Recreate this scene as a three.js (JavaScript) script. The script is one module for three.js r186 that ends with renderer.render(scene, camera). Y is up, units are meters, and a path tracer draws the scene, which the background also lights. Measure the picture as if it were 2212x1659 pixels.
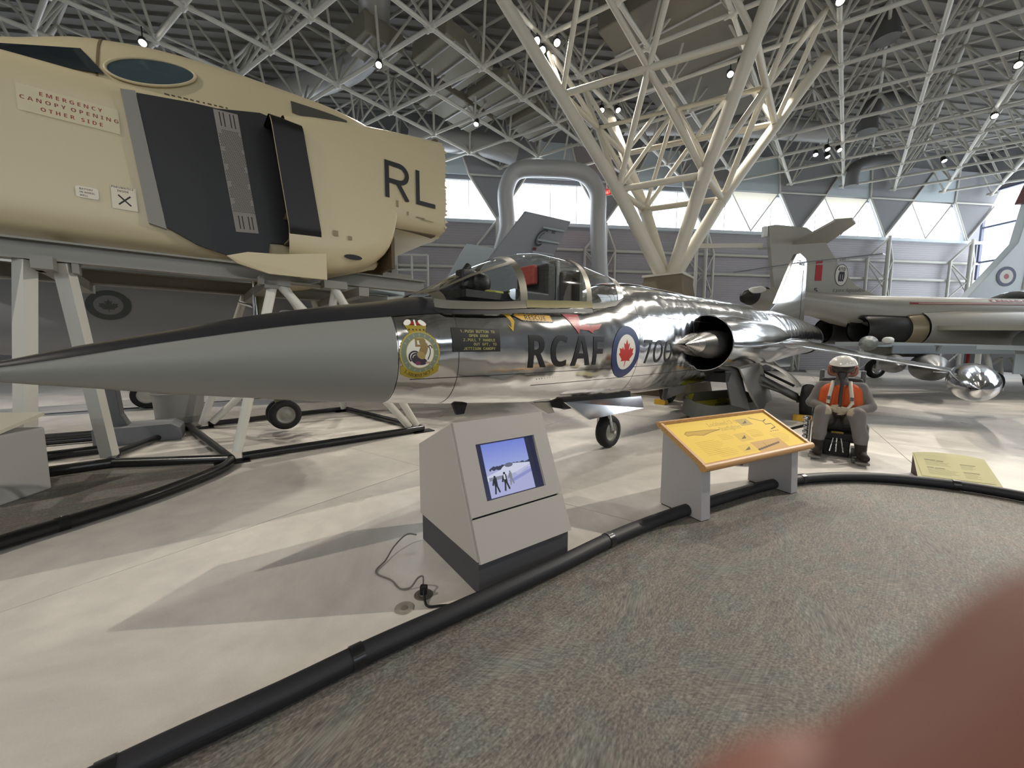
import * as THREE from 'three';
import { RoundedBoxGeometry } from 'three/addons/geometries/RoundedBoxGeometry.js';
import { mergeGeometries, toCreasedNormals, mergeVertices } from 'three/addons/utils/BufferGeometryUtils.js';
import { RectAreaLightUniformsLib } from 'three/addons/lights/RectAreaLightUniformsLib.js';
import { ImprovedNoise } from 'three/addons/math/ImprovedNoise.js';

RectAreaLightUniformsLib.init();
const V = (x, y, z) => new THREE.Vector3(x, y, z), R = (d) => d * Math.PI / 180;
const scene = new THREE.Scene();
// ---------- camera: phone ultra-wide, held 1.37 m above the floor ----------
const camera = new THREE.PerspectiveCamera(89.9, 2212 / 1659, 0.004, 250);
camera.position.set(0, 1.37, 0);
camera.rotation.order = 'YXZ';
camera.rotation.set(R(-5.66), 0, R(0.18));
camera.focus = 5.5;
camera.userData.fStop = 5.0;          // small lens: only what nearly touches it blurs
const renderer = new THREE.WebGLRenderer();
renderer.toneMapping = THREE.LinearToneMapping;
renderer.toneMappingExposure = 1.0;
renderer.shadowMap.enabled = true;
scene.background = new THREE.Color(0.80, 0.88, 1.0);   // overcast daylight outside the closed hall

// light levels
const WINDOW_RADIANCE = 2.7, SPOT = 0.36;
const skyWhite = new THREE.Color(0.86, 0.93, 1.0), lampWhite = new THREE.Color(1.0, 0.93, 0.83);

// ---------- helpers ----------
let seed = 7;
const rnd = () => { seed = (seed * 1664525 + 1013904223) % 4294967296; return seed / 4294967296; };
const rr = (a, b) => a + (b - a) * rnd();
const noise = new ImprovedNoise();
const taken = {};
function numbered(n) { taken[n] = (taken[n] ?? -1) + 1; return taken[n] ? n + '_' + String(taken[n]).padStart(3, '0') : n; }
function tag(o, label, category, group, kind) {
  if (label) o.userData.label = label;
  if (category) o.userData.category = category;
  if (group) o.userData.group = group;
  if (kind) o.userData.kind = kind;
  return o;
}
function thing(name, label, category, pos = [0, 0, 0], turn = 0, group) {
  const g = new THREE.Group(); g.name = numbered(name); g.position.set(...pos); g.rotation.y = turn; scene.add(g);
  return tag(g, label, category, group);
}
function struct(name, label) { const g = new THREE.Group(); g.name = name; scene.add(g); return tag(g, label, name.split('_')[0], null, 'structure'); }
function part(parent, name, geo, mat, label) {
  const m = new THREE.Mesh(geo, mat); m.name = name; m.castShadow = m.receiveShadow = true;
  if (label) m.userData.label = label;
  parent.add(m); return m;
}
const merge = (list) => mergeGeometries(list.map((g) => { const q = g.index ? g.toNonIndexed() : g.clone(); for (const k of Object.keys(q.attributes)) if (!['position', 'normal', 'uv'].includes(k)) q.deleteAttribute(k); if (!q.attributes.uv) q.setAttribute('uv', new THREE.BufferAttribute(new Float32Array(q.attributes.position.count * 2), 2)); return q; }));
const box = (w, h, d, x = 0, y = 0, z = 0) => new THREE.BoxGeometry(w, h, d).translate(x, y, z);
const rbox = (w, h, d, r, x = 0, y = 0, z = 0) => new RoundedBoxGeometry(w, h, d, 2, r).translate(x, y, z);
function bar(a, b, r, seg = 8, r2 = r) {
  const d = b.clone().sub(a), L = d.length(), g = new THREE.CylinderGeometry(r2, r, L, seg, 1);
  g.applyQuaternion(new THREE.Quaternion().setFromUnitVectors(V(0, 1, 0), d.normalize()));
  const m = a.clone().add(b).multiplyScalar(0.5); return g.translate(m.x, m.y, m.z);
}
function sqbar(a, b, w, h = w) {   // square-section beam, its section upright
  const d = b.clone().sub(a), L = d.length(), g = new THREE.BoxGeometry(w, h, L), m = new THREE.Matrix4();
  m.lookAt(b, a, V(0, 1, 0)); g.applyMatrix4(m); const c = a.clone().add(b).multiplyScalar(0.5); return g.translate(c.x, c.y, c.z);
}
function tube(pts, r, seg = 40, rad = 8, closed = false) { return new THREE.TubeGeometry(new THREE.CatmullRomCurve3(pts, closed, 'centripetal'), seg, r, rad, closed); }
const unitCyl = new THREE.CylinderGeometry(1, 1, 1, 8, 1, false);
function barMatrix(a, b, r) {
  const d = b.clone().sub(a), L = d.length();
  return new THREE.Matrix4().compose(a.clone().add(b).multiplyScalar(0.5), new THREE.Quaternion().setFromUnitVectors(V(0, 1, 0), d.normalize()), V(r, L, r));
}
function barMesh(parent, name, a, b, r, mat) { const m = part(parent, name, unitCyl, mat); barMatrix(a, b, r).decompose(m.position, m.quaternion, m.scale); return m; }
// grid surface f(u, v) -> [x, y, z], u across, v along
function surf(f, nu, nv, flip = false, closedU = false) {
  const p = [], uv = [], idx = [];
  for (let j = 0; j <= nv; j++) for (let i = 0; i <= nu; i++) { p.push(...f(i / nu, j / nv)); uv.push(i / nu, j / nv); }
  for (let j = 0; j < nv; j++) for (let i = 0; i < nu; i++) { const a = j * (nu + 1) + i, b = a + 1, c = a + nu + 1, d = c + 1; flip ? idx.push(a, c, b, b, c, d) : idx.push(a, b, c, b, d, c); }
  const g = new THREE.BufferGeometry();
  g.setAttribute('position', new THREE.Float32BufferAttribute(p, 3)); g.setAttribute('uv', new THREE.Float32BufferAttribute(uv, 2)); g.setIndex(idx);
  g.computeVertexNormals();
  if (closedU) { const n = g.attributes.normal; for (let j = 0; j <= nv; j++) { const a = j * (nu + 1), b = a + nu; const q = V(n.getX(a) + n.getX(b), n.getY(a) + n.getY(b), n.getZ(a) + n.getZ(b)).normalize(); n.setXYZ(a, q.x, q.y, q.z); n.setXYZ(b, q.x, q.y, q.z); } }
  return g;
}
// monotone-ish interpolation of table rows [x, a, b, c ...]
function table(rows) {
  return (x) => {
    const n = rows.length; if (x <= rows[0][0]) return rows[0].slice(1); if (x >= rows[n - 1][0]) return rows[n - 1].slice(1);
    let k = 0; while (rows[k + 1][0] < x) k++;
    const A = rows[k], B = rows[k + 1], P = rows[Math.max(0, k - 1)], Q = rows[Math.min(n - 1, k + 2)], h = B[0] - A[0], t = (x - A[0]) / h;
    return A.slice(1).map((a, i) => {
      const b = B[i + 1], s = (b - a) / h, s0 = k > 0 ? (a - P[i + 1]) / (A[0] - P[0]) : s, s1 = k + 2 < n ? (Q[i + 1] - b) / (Q[0] - B[0]) : s;
      const m0 = s0 * s <= 0 ? 0 : (2 * s0 * s) / (s0 + s), m1 = s1 * s <= 0 ? 0 : (2 * s1 * s) / (s1 + s), t2 = t * t, t3 = t2 * t;
      return a * (2 * t3 - 3 * t2 + 1) + m0 * h * (t3 - 2 * t2 + t) + b * (-2 * t3 + 3 * t2) + m1 * h * (t3 - t2);
    });
  };
}
// body of super-elliptic sections: row = [x, bottom, top, halfWidth, widestHeight, exponent]
class Body {
  constructor(rows) { this.at = table(rows); this.x0 = rows[0][0]; this.x1 = rows[rows.length - 1][0]; }
  point(x, a) {   // a from 0 (port side, widest) up over the top
    const [yb, yt, w, yc, n] = this.at(x), c = Math.cos(a), s = Math.sin(a), h = s >= 0 ? yt - yc : yc - yb;
    return [x, yc + h * Math.sign(s) * Math.pow(Math.abs(s), 2 / n), w * Math.sign(c) * Math.pow(Math.abs(c), 2 / n)];
  }
  side(x, y) { const [yb, yt, w, yc, n] = this.at(x), h = y >= yc ? yt - yc : yc - yb; return w * Math.pow(Math.max(0, 1 - Math.pow(Math.min(1, Math.abs(y - yc) / h), n)), 1 / n); }
  geo(nu = 64, nv = 160, x0 = this.x0, x1 = this.x1, a0 = 0, a1 = 2 * Math.PI) {
    const full = a1 - a0 > 6.28;
    const g = surf((u, v) => this.point(x0 + (x1 - x0) * v, a0 + (a1 - a0) * u), nu, nv, false, full);
    const p = g.attributes.position, uv = g.attributes.uv; for (let i = 0; i < p.count; i++) uv.setXY(i, p.getX(i), uv.getX(i) * 4); return g;
  }
  // patch that hugs the side z > 0 between x0..x1, y0..y1
  decal(x0, x1, y0, y1, lift = 0.004, nx = 24, ny = 24, shear = 0) {
    return surf((u, v) => { const y = y0 + (y1 - y0) * v, x = x0 + (x1 - x0) * u + shear * (y - y0); return [x, y, this.side(x, y) + lift]; }, nx, ny);
  }
}
const lathe = (pts, seg = 32) => new THREE.LatheGeometry(pts.map(([r, y]) => new THREE.Vector2(r, y)), seg);
function extrude(pts, depth, bevel = 0, curve = 12) {
  const s = pts.isShape ? pts : new THREE.Shape(pts.map(([x, y]) => new THREE.Vector2(x, y)));
  return new THREE.ExtrudeGeometry(s, { depth, bevelEnabled: bevel > 0, bevelThickness: bevel, bevelSize: bevel, bevelSegments: 2, curveSegments: curve });
}
// flat prism: polygon of [x, y, z] points thickened along n by t
function slabOf(pts, t) {
  const P = pts.map((p) => V(...p)), n = P[1].clone().sub(P[0]).cross(P[2].clone().sub(P[0])).normalize().multiplyScalar(t), k = P.length, pos = [];
  const tri = (a, b, c) => pos.push(...a.toArray(), ...b.toArray(), ...c.toArray()), Q = P.map((p) => p.clone().sub(n));
  for (let i = 1; i < k - 1; i++) { tri(P[0], P[i], P[i + 1]); tri(Q[0], Q[i + 1], Q[i]); }
  for (let i = 0; i < k; i++) { const j = (i + 1) % k; tri(P[i], Q[i], P[j]); tri(P[j], Q[i], Q[j]); }
  const g = new THREE.BufferGeometry(); g.setAttribute('position', new THREE.Float32BufferAttribute(pos, 3));
  g.setAttribute('uv', new THREE.Float32BufferAttribute(new Float32Array(pos.length / 3 * 2), 2)); g.computeVertexNormals(); return g;
}
// smooth solid from tapered capsules: bones = [[ax,ay,az], ra, [bx,by,bz], rb]
function solid(bones, cell, k = 0.03, extra = null) {
  const lo = V(1e9, 1e9, 1e9), hi = V(-1e9, -1e9, -1e9);
  for (const [a, ra, b, rb] of bones) { const r = Math.max(ra, rb) + k + cell * 2; for (const p of [a, b]) { lo.min(V(p[0] - r, p[1] - r, p[2] - r)); hi.max(V(p[0] + r, p[1] + r, p[2] + r)); } }
  const nx = Math.ceil((hi.x - lo.x) / cell) + 1, ny = Math.ceil((hi.y - lo.y) / cell) + 1, nz = Math.ceil((hi.z - lo.z) / cell) + 1, F = new Float32Array(nx * ny * nz).fill(1);
  const B = bones.map(([a, ra, b, rb]) => { const d = [b[0] - a[0], b[1] - a[1], b[2] - a[2]], l = d[0] * d[0] + d[1] * d[1] + d[2] * d[2] || 1e-12; return [a, ra, d, rb, l]; });
  const dist = (x, y, z) => {
    let s = 0;
    for (const [a, ra, d, rb, l] of B) { const px = x - a[0], py = y - a[1], pz = z - a[2], t = Math.min(1, Math.max(0, (px * d[0] + py * d[1] + pz * d[2]) / l)); const q = Math.hypot(px - t * d[0], py - t * d[1], pz - t * d[2]) - (ra + (rb - ra) * t); s += Math.exp(-Math.min(40, Math.max(-40, q / k * 3))); }
    const r = -Math.log(s + 1e-30) * k / 3; return extra ? extra(x, y, z, r) : r;
  };
  for (let z = 0, o = 0; z < nz; z++) for (let y = 0; y < ny; y++) for (let x = 0; x < nx; x++, o++) F[o] = dist(lo.x + x * cell, lo.y + y * cell, lo.z + z * cell);
  const id = new Int32Array(nx * ny * nz).fill(-1), pos = [], nor = [], idx = [], at = (x, y, z) => x + nx * (y + ny * z);
  const E = [[0, 1], [2, 3], [4, 5], [6, 7], [0, 2], [1, 3], [4, 6], [5, 7], [0, 4], [1, 5], [2, 6], [3, 7]];
  for (let z = 0; z < nz - 1; z++) for (let y = 0; y < ny - 1; y++) for (let x = 0; x < nx - 1; x++) {
    const v = []; let m = 0; for (let c = 0; c < 8; c++) { v.push(F[at(x + (c & 1), y + (c >> 1 & 1), z + (c >> 2))]); if (v[c] < 0) m++; }
    if (m === 0 || m === 8) continue;
    let sx = 0, sy = 0, sz = 0, n = 0;
    for (const [a, b] of E) if (v[a] < 0 !== v[b] < 0) { const t = v[a] / (v[a] - v[b]); sx += (a & 1) + ((b & 1) - (a & 1)) * t; sy += (a >> 1 & 1) + ((b >> 1 & 1) - (a >> 1 & 1)) * t; sz += (a >> 2) + ((b >> 2) - (a >> 2)) * t; n++; }
    id[at(x, y, z)] = pos.length / 3; const X = lo.x + (x + sx / n) * cell, Y = lo.y + (y + sy / n) * cell, Z = lo.z + (z + sz / n) * cell; pos.push(X, Y, Z);
    const e = cell * 0.5, N = V(dist(X + e, Y, Z) - dist(X - e, Y, Z), dist(X, Y + e, Z) - dist(X, Y - e, Z), dist(X, Y, Z + e) - dist(X, Y, Z - e)).normalize(); nor.push(N.x, N.y, N.z);
  }
  const quad = (a, b, c, d, f) => { if (a < 0 || b < 0 || c < 0 || d < 0) return; f ? idx.push(a, b, c, a, c, d) : idx.push(a, c, b, a, d, c); };
  for (let z = 1; z < nz - 1; z++) for (let y = 1; y < ny - 1; y++) for (let x = 1; x < nx - 1; x++) {
    const s = F[at(x, y, z)] < 0;
    if (s !== F[at(x + 1, y, z)] < 0) quad(id[at(x, y - 1, z - 1)], id[at(x, y, z - 1)], id[at(x, y, z)], id[at(x, y - 1, z)], s);
    if (s !== F[at(x, y + 1, z)] < 0) quad(id[at(x - 1, y, z - 1)], id[at(x - 1, y, z)], id[at(x, y, z)], id[at(x, y, z - 1)], s);
    if (s !== F[at(x, y, z + 1)] < 0) quad(id[at(x - 1, y - 1, z)], id[at(x, y - 1, z)], id[at(x, y, z)], id[at(x - 1, y, z)], s);
  }
  const g = new THREE.BufferGeometry(); g.setAttribute('position', new THREE.Float32BufferAttribute(pos, 3)); g.setAttribute('normal', new THREE.Float32BufferAttribute(nor, 3));
  g.setAttribute('uv', new THREE.Float32BufferAttribute(new Float32Array(pos.length / 3 * 2), 2)); g.setIndex(idx); return g;
}
function paint(g, f) { const p = g.attributes.position, c = []; for (let i = 0; i < p.count; i++) c.push(...f(p.getX(i), p.getY(i), p.getZ(i))); g.setAttribute('color', new THREE.Float32BufferAttribute(c, 3)); return g; }
const lin = (hex) => { const c = new THREE.Color(hex); return [c.r, c.g, c.b]; };

// ---------- textures ----------
function canvasTex(w, h, draw, srgb = true) {
  const c = document.createElement('canvas'); c.width = w; c.height = h; draw(c.getContext('2d'), w, h);
  const t = new THREE.CanvasTexture(c); if (srgb) t.colorSpace = THREE.SRGBColorSpace; t.magFilter = THREE.LinearFilter; return t;
}
function dataTex(n, f, srgb = true) {
  const d = new Uint8Array(n * n * 4);
  for (let y = 0; y < n; y++) for (let x = 0; x < n; x++) { const c = f(x / n, y / n, x, y), o = (y * n + x) * 4; d[o] = c[0]; d[o + 1] = c[1]; d[o + 2] = c[2]; d[o + 3] = 255; }
  const t = new THREE.DataTexture(d, n, n); t.wrapS = t.wrapT = THREE.RepeatWrapping; t.magFilter = THREE.LinearFilter; if (srgb) t.colorSpace = THREE.SRGBColorSpace; t.needsUpdate = true; return t;
}
// tiling fractal noise in 0..1
function fbm(u, v, f, oct, s = 0) { let a = 0, w = 0.5, t = 0; for (let o = 0; o < oct; o++, f *= 2, w *= 0.5) { const A = u * 2 * Math.PI, B = v * 2 * Math.PI, r = f / (2 * Math.PI); a += w * noise.noise(Math.cos(A) * r + s, Math.sin(A) * r + Math.cos(B) * r * 1.0 + 7.3 * s, Math.sin(B) * r + 3.1 * s); t += w; } return 0.5 + a / t * 0.75; }
const clamp8 = (x) => Math.max(0, Math.min(255, x));
const metalBump = dataTex(512, (u, v) => { const w = fbm(u, v, 5, 3, 1.7), s = fbm(u, v, 40, 2, 4.4); const c = clamp8(255 * (0.85 * w + 0.15 * s)); return [c, c, c]; }, false);
const skinBump = dataTex(512, (u, v) => { const c = clamp8(255 * fbm(u, v, 4, 2, 1.7)); return [c, c, c]; }, false);
const smudge = dataTex(512, (u, v) => { const c = clamp8(255 * (0.35 + 0.55 * fbm(u, v, 9, 5, 2.2))); return [c, c, c]; }, false);
const concreteMap = dataTex(1024, (u, v) => { const a = fbm(u, v, 4, 5, 0.6) - 0.5, b = fbm(u, v, 22, 4, 5.1) - 0.5, g = (rnd() - 0.5); const k = 1 + 0.16 * a + 0.10 * b + 0.035 * g; return [clamp8(205 * k), clamp8(199 * k), clamp8(190 * k)]; });
const concreteRough = dataTex(512, (u, v) => { const c = clamp8(255 * (0.45 + 0.5 * (fbm(u, v, 6, 5, 9.2) - 0.5))); return [c, c, c]; }, false);
const fleck = dataTex(1024, (u, v) => {
  const a = fbm((u + v) % 1, v, 12, 3, 6.6) - 0.5, b = fbm(u, v, 120, 2, 11.3) - 0.5, st = fbm((u + 2 * v) % 1, v, 60, 2, 8.1) - 0.5, hue = fbm(u, v, 9, 3, 14.9) - 0.5;
  const k = 1 + 0.14 * a + 0.55 * b + 0.34 * st + 0.10 * (rnd() - 0.5);
  return [clamp8((104 + 16 * hue) * k), clamp8((100 - 2 * hue) * k), clamp8((92 - 5 * hue) * k)];
});
const wallRib = dataTex(256, (u, v) => { const s = (v * 32) % 1, c = s < 0.12 ? 60 : s > 0.88 ? 150 : 220; return [c, c, c]; }, false);
const woodMap = dataTex(512, (u, v) => { const g = fbm(u, v * 0.12, 40, 3, 2.9) - 0.5, k = 1 + 0.35 * g; return [clamp8(186 * k), clamp8(140 * k), clamp8(86 * k)]; });
const rep = (t, x, y) => { const c = t.clone(); c.repeat.set(x, y); c.needsUpdate = true; return c; };

// ---------- materials ----------
const std = (color, roughness = 0.6, metalness = 0, more = {}) => new THREE.MeshStandardMaterial({ color, roughness, metalness, ...more });
const phy = (o) => new THREE.MeshPhysicalMaterial(o);
const M = {
  concrete: std(0xffffff, 1, 0, { map: concreteMap, roughnessMap: concreteRough }),
  walk: std(0xffffff, 0.72, 0, { map: fleck, bumpMap: fleck, bumpScale: 0.0012 }),
  wall: std(0xa5a0a3, 0.55, 0.1, { bumpMap: wallRib, bumpScale: 0.02 }),
  wallPlain: std(0x9a9a9c, 0.8),
  deck: std(0x8a8884, 0.85),
  steel: std(0xc4c2b9, 0.5),
  steelWarm: std(0xcfc8b6, 0.5),
  tri: std(0x8c8c8e, 0.8),
  duct: std(0xb4b4b4, 0.5, 0.2),
  ductDark: std(0x6d6d6c, 0.6, 0.2),
  hvac: std(0x8b8778, 0.6),
  cement: std(0x9a927e, 0.85, 0, { map: rep(concreteMap, 1, 1) }),
  chrome: phy({ color: 0xd6d6d6, metalness: 1, roughness: 0.13, bumpMap: rep(skinBump, 0.8, 0.8), bumpScale: 0.011 }),
  chromeSmooth: std(0xd4d4d6, 0.12, 1),
  alu: std(0xb5b3ae, 0.38, 0.9, { roughnessMap: smudge }),
  aluDark: std(0x6a6a68, 0.45, 0.7),
  radome: phy({ color: 0x83837c, roughness: 0.5, clearcoat: 0.25, clearcoatRoughness: 0.4 }),
  glare: phy({ color: 0x232326, roughness: 0.32, clearcoat: 0.4, clearcoatRoughness: 0.25 }),
  rubber: std(0x161616, 0.75),
  black: std(0x0a0a0a, 0.55),
  blackGloss: phy({ color: 0x141416, roughness: 0.3, clearcoat: 0.3, clearcoatRoughness: 0.2 }),
  foam: std(0x17171b, 0.55, 0, { bumpMap: rep(metalBump, 1, 1), bumpScale: 0.004 }),
  frame: std(0x6b675a, 0.42, 0.5),
  brass: std(0x6e653c, 0.5, 0.4),
  glass: phy({ color: 0xf4f8f8, roughness: 0.03, transmission: 1, thickness: 0, ior: 1.5 }),
  glassDark: phy({ color: 0x59636a, roughness: 0.04, transmission: 0.75, thickness: 0, ior: 1.5 }),
  red: std(0xa02c25, 0.5),
  cushionRed: std(0xa8443c, 0.8),
  yellow: std(0xd2a62b, 0.5),
  zinc: std(0xc8be3a, 0.6),
  arrow: phy({ color: 0xc2b490, roughness: 0.36, clearcoat: 0.3, clearcoatRoughness: 0.3 }),
  arrowBlack: phy({ color: 0x0e0d0d, roughness: 0.45 }),
  arrowRaw: std(0x5a4a35, 0.8),
  standGrey: std(0x86847c, 0.5, 0.1),
  kiosk: std(0xa9a39b, 0.62),
  kioskSide: std(0xb9b2aa, 0.62),
  kioskBase: std(0x48474a, 0.6),
  white: std(0xe8e6df, 0.5),
  offwhite: std(0xc9c7bd, 0.5),
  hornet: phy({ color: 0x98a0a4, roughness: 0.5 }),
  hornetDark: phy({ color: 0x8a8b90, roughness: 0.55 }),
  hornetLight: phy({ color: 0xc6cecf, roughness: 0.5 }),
  voodoo: phy({ color: 0xa5a195, roughness: 0.38, clearcoat: 0.3, clearcoatRoughness: 0.25 }),
  voodooDark: std(0x3c3a37, 0.45, 0.6),
  wood: std(0xffffff, 0.45, 0, { map: woodMap }),
  cream: std(0xd6cf9e, 0.6),
  maroon: std(0x4b3436, 0.6),
  skin: phy({ color: 0x7d5043, roughness: 0.6 }),
};
// ================= the hall =================
const W0 = V(-0.81, 0, -20.25), EW = V(0.9922, 0, -0.1250), NW = V(0.1250, 0, 0.9922), LM = 5.564;   // far wall: start, along, inward, bay
const S0 = -26.5, S1 = 29.0, T1 = 34, SILL = 7.54, HEAD = 9.6, DECK = 12.35, TURN = Math.atan2(0.1250, 0.9922);
const wallAt = (s, y, t) => W0.clone().addScaledVector(EW, s).addScaledVector(NW, t).setY(y);
function wallGroup(name, label) { const g = struct(name, label); g.position.copy(W0); g.rotation.y = TURN; return g; }   // local x = along, z = inward
const inRoom = (x, z, m = 0) => { const d = V(x, 0, z).sub(W0), s = d.dot(EW), t = d.dot(NW); return s > S0 + m && s < S1 - m && t > m && t < T1 - m; };

// ---- floor: pale polished slabs with sawn joints ----
{
  const floor = struct('floor', 'pale polished concrete floor of large slabs with thin sawn joints');
  const base = box(S1 - S0 + 1, 0.2, T1 + 1, (S0 + S1) / 2, -0.114, T1 / 2);
  const b = part(floor, 'joint_bed', base, std(0x6b6660, 0.9)); b.position.copy(W0); b.rotation.y = TURN;
  const a = R(-55.5), d1 = V(Math.cos(a), 0, Math.sin(a)), d2 = V(-Math.sin(a), 0, Math.cos(a)), o = V(-1.09, 0, -4.08), o2 = V(-1.16, 0, -4.36);
  const cu = o2.clone().sub(o).dot(d1), N = 4.6, gap = 0.008;
  for (let i = -9; i < 9; i++) for (let j = -9; j < 9; j++) {
    const c = o.clone().addScaledVector(d1, cu + (i + 0.5) * N).addScaledVector(d2, (j + 0.5) * N);
    if (!inRoom(c.x, c.z, 0.1)) continue;
    const g = new THREE.BoxGeometry(N - gap, 0.1, N - gap), p = g.attributes.position, uv = g.attributes.uv, ox = rr(0, 1), oy = rr(0, 1);
    for (let k = 0; k < p.count; k++) uv.setXY(k, p.getX(k) / 3.1 + ox, p.getZ(k) / 3.1 + oy);
    const s = part(floor, 'slab', g, M.concrete); s.position.set(c.x, -0.05, c.z); s.rotation.y = -a;
  }
}
// ---- walkway sheet floor: two areas bounded by the black tube rails ----
const railA = [[-4.6, 2.6], [-3.1, 0.9], [-1.95, -0.42], [-1.16, -1.12], [-0.88, -1.33], [-0.61, -1.55], [-0.24, -1.82], [0.27, -2.2], [0.81, -2.62], [1.51, -3.06], [2.39, -3.54], [2.86, -3.73], [3.28, -3.81], [3.62, -3.81], [3.93, -3.74], [4.35, -3.52], [4.62, -3.2], [5.0, -2.5], [5.5, -1.2], [6.2, 1.2]];
const railB = [[-3.9, 0.4], [-3.62, -1.3], [-3.41, -2.44], [-3.31, -2.72], [-3.16, -3.2], [-3.1, -3.75], [-3.13, -4.1], [-3.22, -4.3]];
function walkway(name, outline, label) {
  const s = new THREE.Shape(outline.map(([x, z]) => new THREE.Vector2(x, -z))), g = new THREE.ExtrudeGeometry(s, { depth: 0.004, bevelEnabled: false });
  g.rotateX(-Math.PI / 2); const p = g.attributes.position, uv = g.attributes.uv;
  for (let k = 0; k < p.count; k++) { const x = p.getX(k), z = p.getZ(k), c = Math.cos(0.5), q = Math.sin(0.5); uv.setXY(k, (x * c - z * q) / 1.5, (x * q + z * c) / 1.1); }
  const m = part(scene, name, g, M.walk); tag(m, label, 'floor', null, 'structure'); return m;
}
const curveA = new THREE.CatmullRomCurve3(railA.map(([x, z]) => V(x, 0, z)), false, 'centripetal'), ptsA = curveA.getSpacedPoints(150);
walkway('floor_walkway', [...ptsA.map((p) => [p.x, p.z]), [7, 8], [-9, 8], [-7, 4.5]], 'dark brown grey flecked sheet flooring of the visitor walkway');
walkway('floor_walkway_beside_stand', [...railB, [-4.55, -4.22], [-4.95, -3.7], [-9.5, -1.6], [-9.5, 3.2], [-5.6, 3.2], [-4.6, 1.6]], 'dark flecked sheet flooring beside the jet nose stand');
{
  const rail = thing('tube_rail', 'long black foam-covered tube rail curving along the walkway edge', 'rail');
  part(rail, 'tube', new THREE.TubeGeometry(new THREE.CatmullRomCurve3(ptsA.map((p) => V(p.x, 0.052, p.z)), false), 260, 0.047, 14), M.foam);
  for (const u of [0.30, 0.345, 0.445, 0.60, 0.685, 0.78]) {   // joints and floor clips
    const p = curveA.getPointAt(u), t = curveA.getTangentAt(u), a = p.clone().addScaledVector(t, -0.025).setY(0.053), b = p.clone().addScaledVector(t, 0.025).setY(0.053);
    part(rail, 'joint_collar', bar(a, b, 0.0505, 14), M.blackGloss);
    const n = V(t.z, 0, -t.x); part(rail, 'floor_clip', rbox(0.03, 0.045, 0.04, 0.01), M.rubber).position.copy(p.clone().addScaledVector(n, 0.058).setY(0.024));
  }
  const railTwo = thing('tube_rail', 'black tube rail ending beside the cream jet nose stand', 'rail');
  part(railTwo, 'tube', tube(railB.map(([x, z]) => V(x, 0.056, z)), 0.05, 80, 14), M.blackGloss);
  const q = V(-3.31, 0.056, -2.72); part(railTwo, 'joint_band', bar(q.clone().add(V(-0.012, 0, 0.03)), q.clone().add(V(0.012, 0, -0.03)), 0.0535, 14), M.black);
  part(railTwo, 'bolt', new THREE.SphereGeometry(0.009, 8, 6).translate(-3.32, 0.106, -2.73), M.chromeSmooth, 'bright bolt head');
}

// ---- walls ----
const paneMat = std(0xf4f8ff, 0.5, 0, { emissive: skyWhite, emissiveIntensity: WINDOW_RADIANCE });
function windowLight(pos, turn, w, h, k = 1) {
  const l = new THREE.RectAreaLight(skyWhite, WINDOW_RADIANCE * k, w, h); l.position.copy(pos); l.rotation.y = turn; scene.add(l); return l;   // shines along local -z
}
const farWall = wallGroup('wall_far', 'grey ribbed metal wall below the window band with white pipe girts');
{
  const len = S1 - S0, mid = (S0 + S1) / 2;
  const g = box(len, SILL, 0.3, mid, SILL / 2, -0.15), p = g.attributes.position, uv = g.attributes.uv;
  for (let k = 0; k < p.count; k++) uv.setXY(k, p.getX(k) / 4, p.getY(k) / 4);
  part(farWall, 'siding', g, M.wall);
  part(farWall, 'upper_panel', box(len, DECK - HEAD + 0.6, 0.3, mid, (DECK + 0.6 + HEAD) / 2, -0.15), M.wallPlain);
  part(farWall, 'window_sill', box(len, 0.16, 0.3, mid, SILL + 0.02, 0.1), std(0xcfd8de, 0.5));
  for (const y of [6.35, 5.32, 3.6, 1.9]) part(farWall, 'girt_pipe', new THREE.CylinderGeometry(0.075, 0.075, len, 10).rotateZ(Math.PI / 2).translate(mid, y, 0.16), M.steel);
  for (let i = -4; i <= 5; i++) {   // grey soffit triangles, points down at every column
    const s = i * LM, q = LM / 4;
    part(farWall, 'soffit_triangle', slabOf([[s - q, HEAD + 0.05, 0.42], [s, SILL + 0.1, 0.2], [s + q, HEAD + 0.05, 0.42]], 0.08), M.tri);
    for (const k of [-1, 1]) part(farWall, 'soffit_tube', bar(V(s + k * q, HEAD + 0.05, 0.5), V(s, SILL + 0.12, 0.28), 0.055, 8), M.steel);
    part(farWall, 'soffit_tube', bar(V(s - q, HEAD + 0.05, 0.5), V(s + q, HEAD + 0.05, 0.5), 0.055, 8), M.steel);
    const c = s + LM / 2, w = LM / 4; if (c + w < S1) { part(farWall, 'eave_panel', slabOf([[c - w, HEAD + 0.06, 0.45], [c + w, HEAD + 0.06, 0.45], [c + w * 0.55, HEAD + 1.55, 0.95], [c - w * 0.55, HEAD + 1.55, 0.95]], 0.06), std(0xb2bcc0, 0.7)); for (const k of [-1, 1]) part(farWall, 'eave_tube', bar(V(c + k * w, HEAD + 0.06, 0.5), V(c + k * w * 0.55, HEAD + 1.55, 1.0), 0.045, 8), M.steel); }
    part(farWall, 'eave_panel', slabOf([[s - q, HEAD + 0.06, 0.45], [s + q, HEAD + 0.06, 0.45], [s + q * 1.45, HEAD + 1.55, 0.95], [s - q * 1.45, HEAD + 1.55, 0.95]], 0.06), M.tri);
  }
}
const shade = phy({ color: 0xf6f3ea, roughness: 0.95, transmission: 0.4, thickness: 0 });
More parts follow.
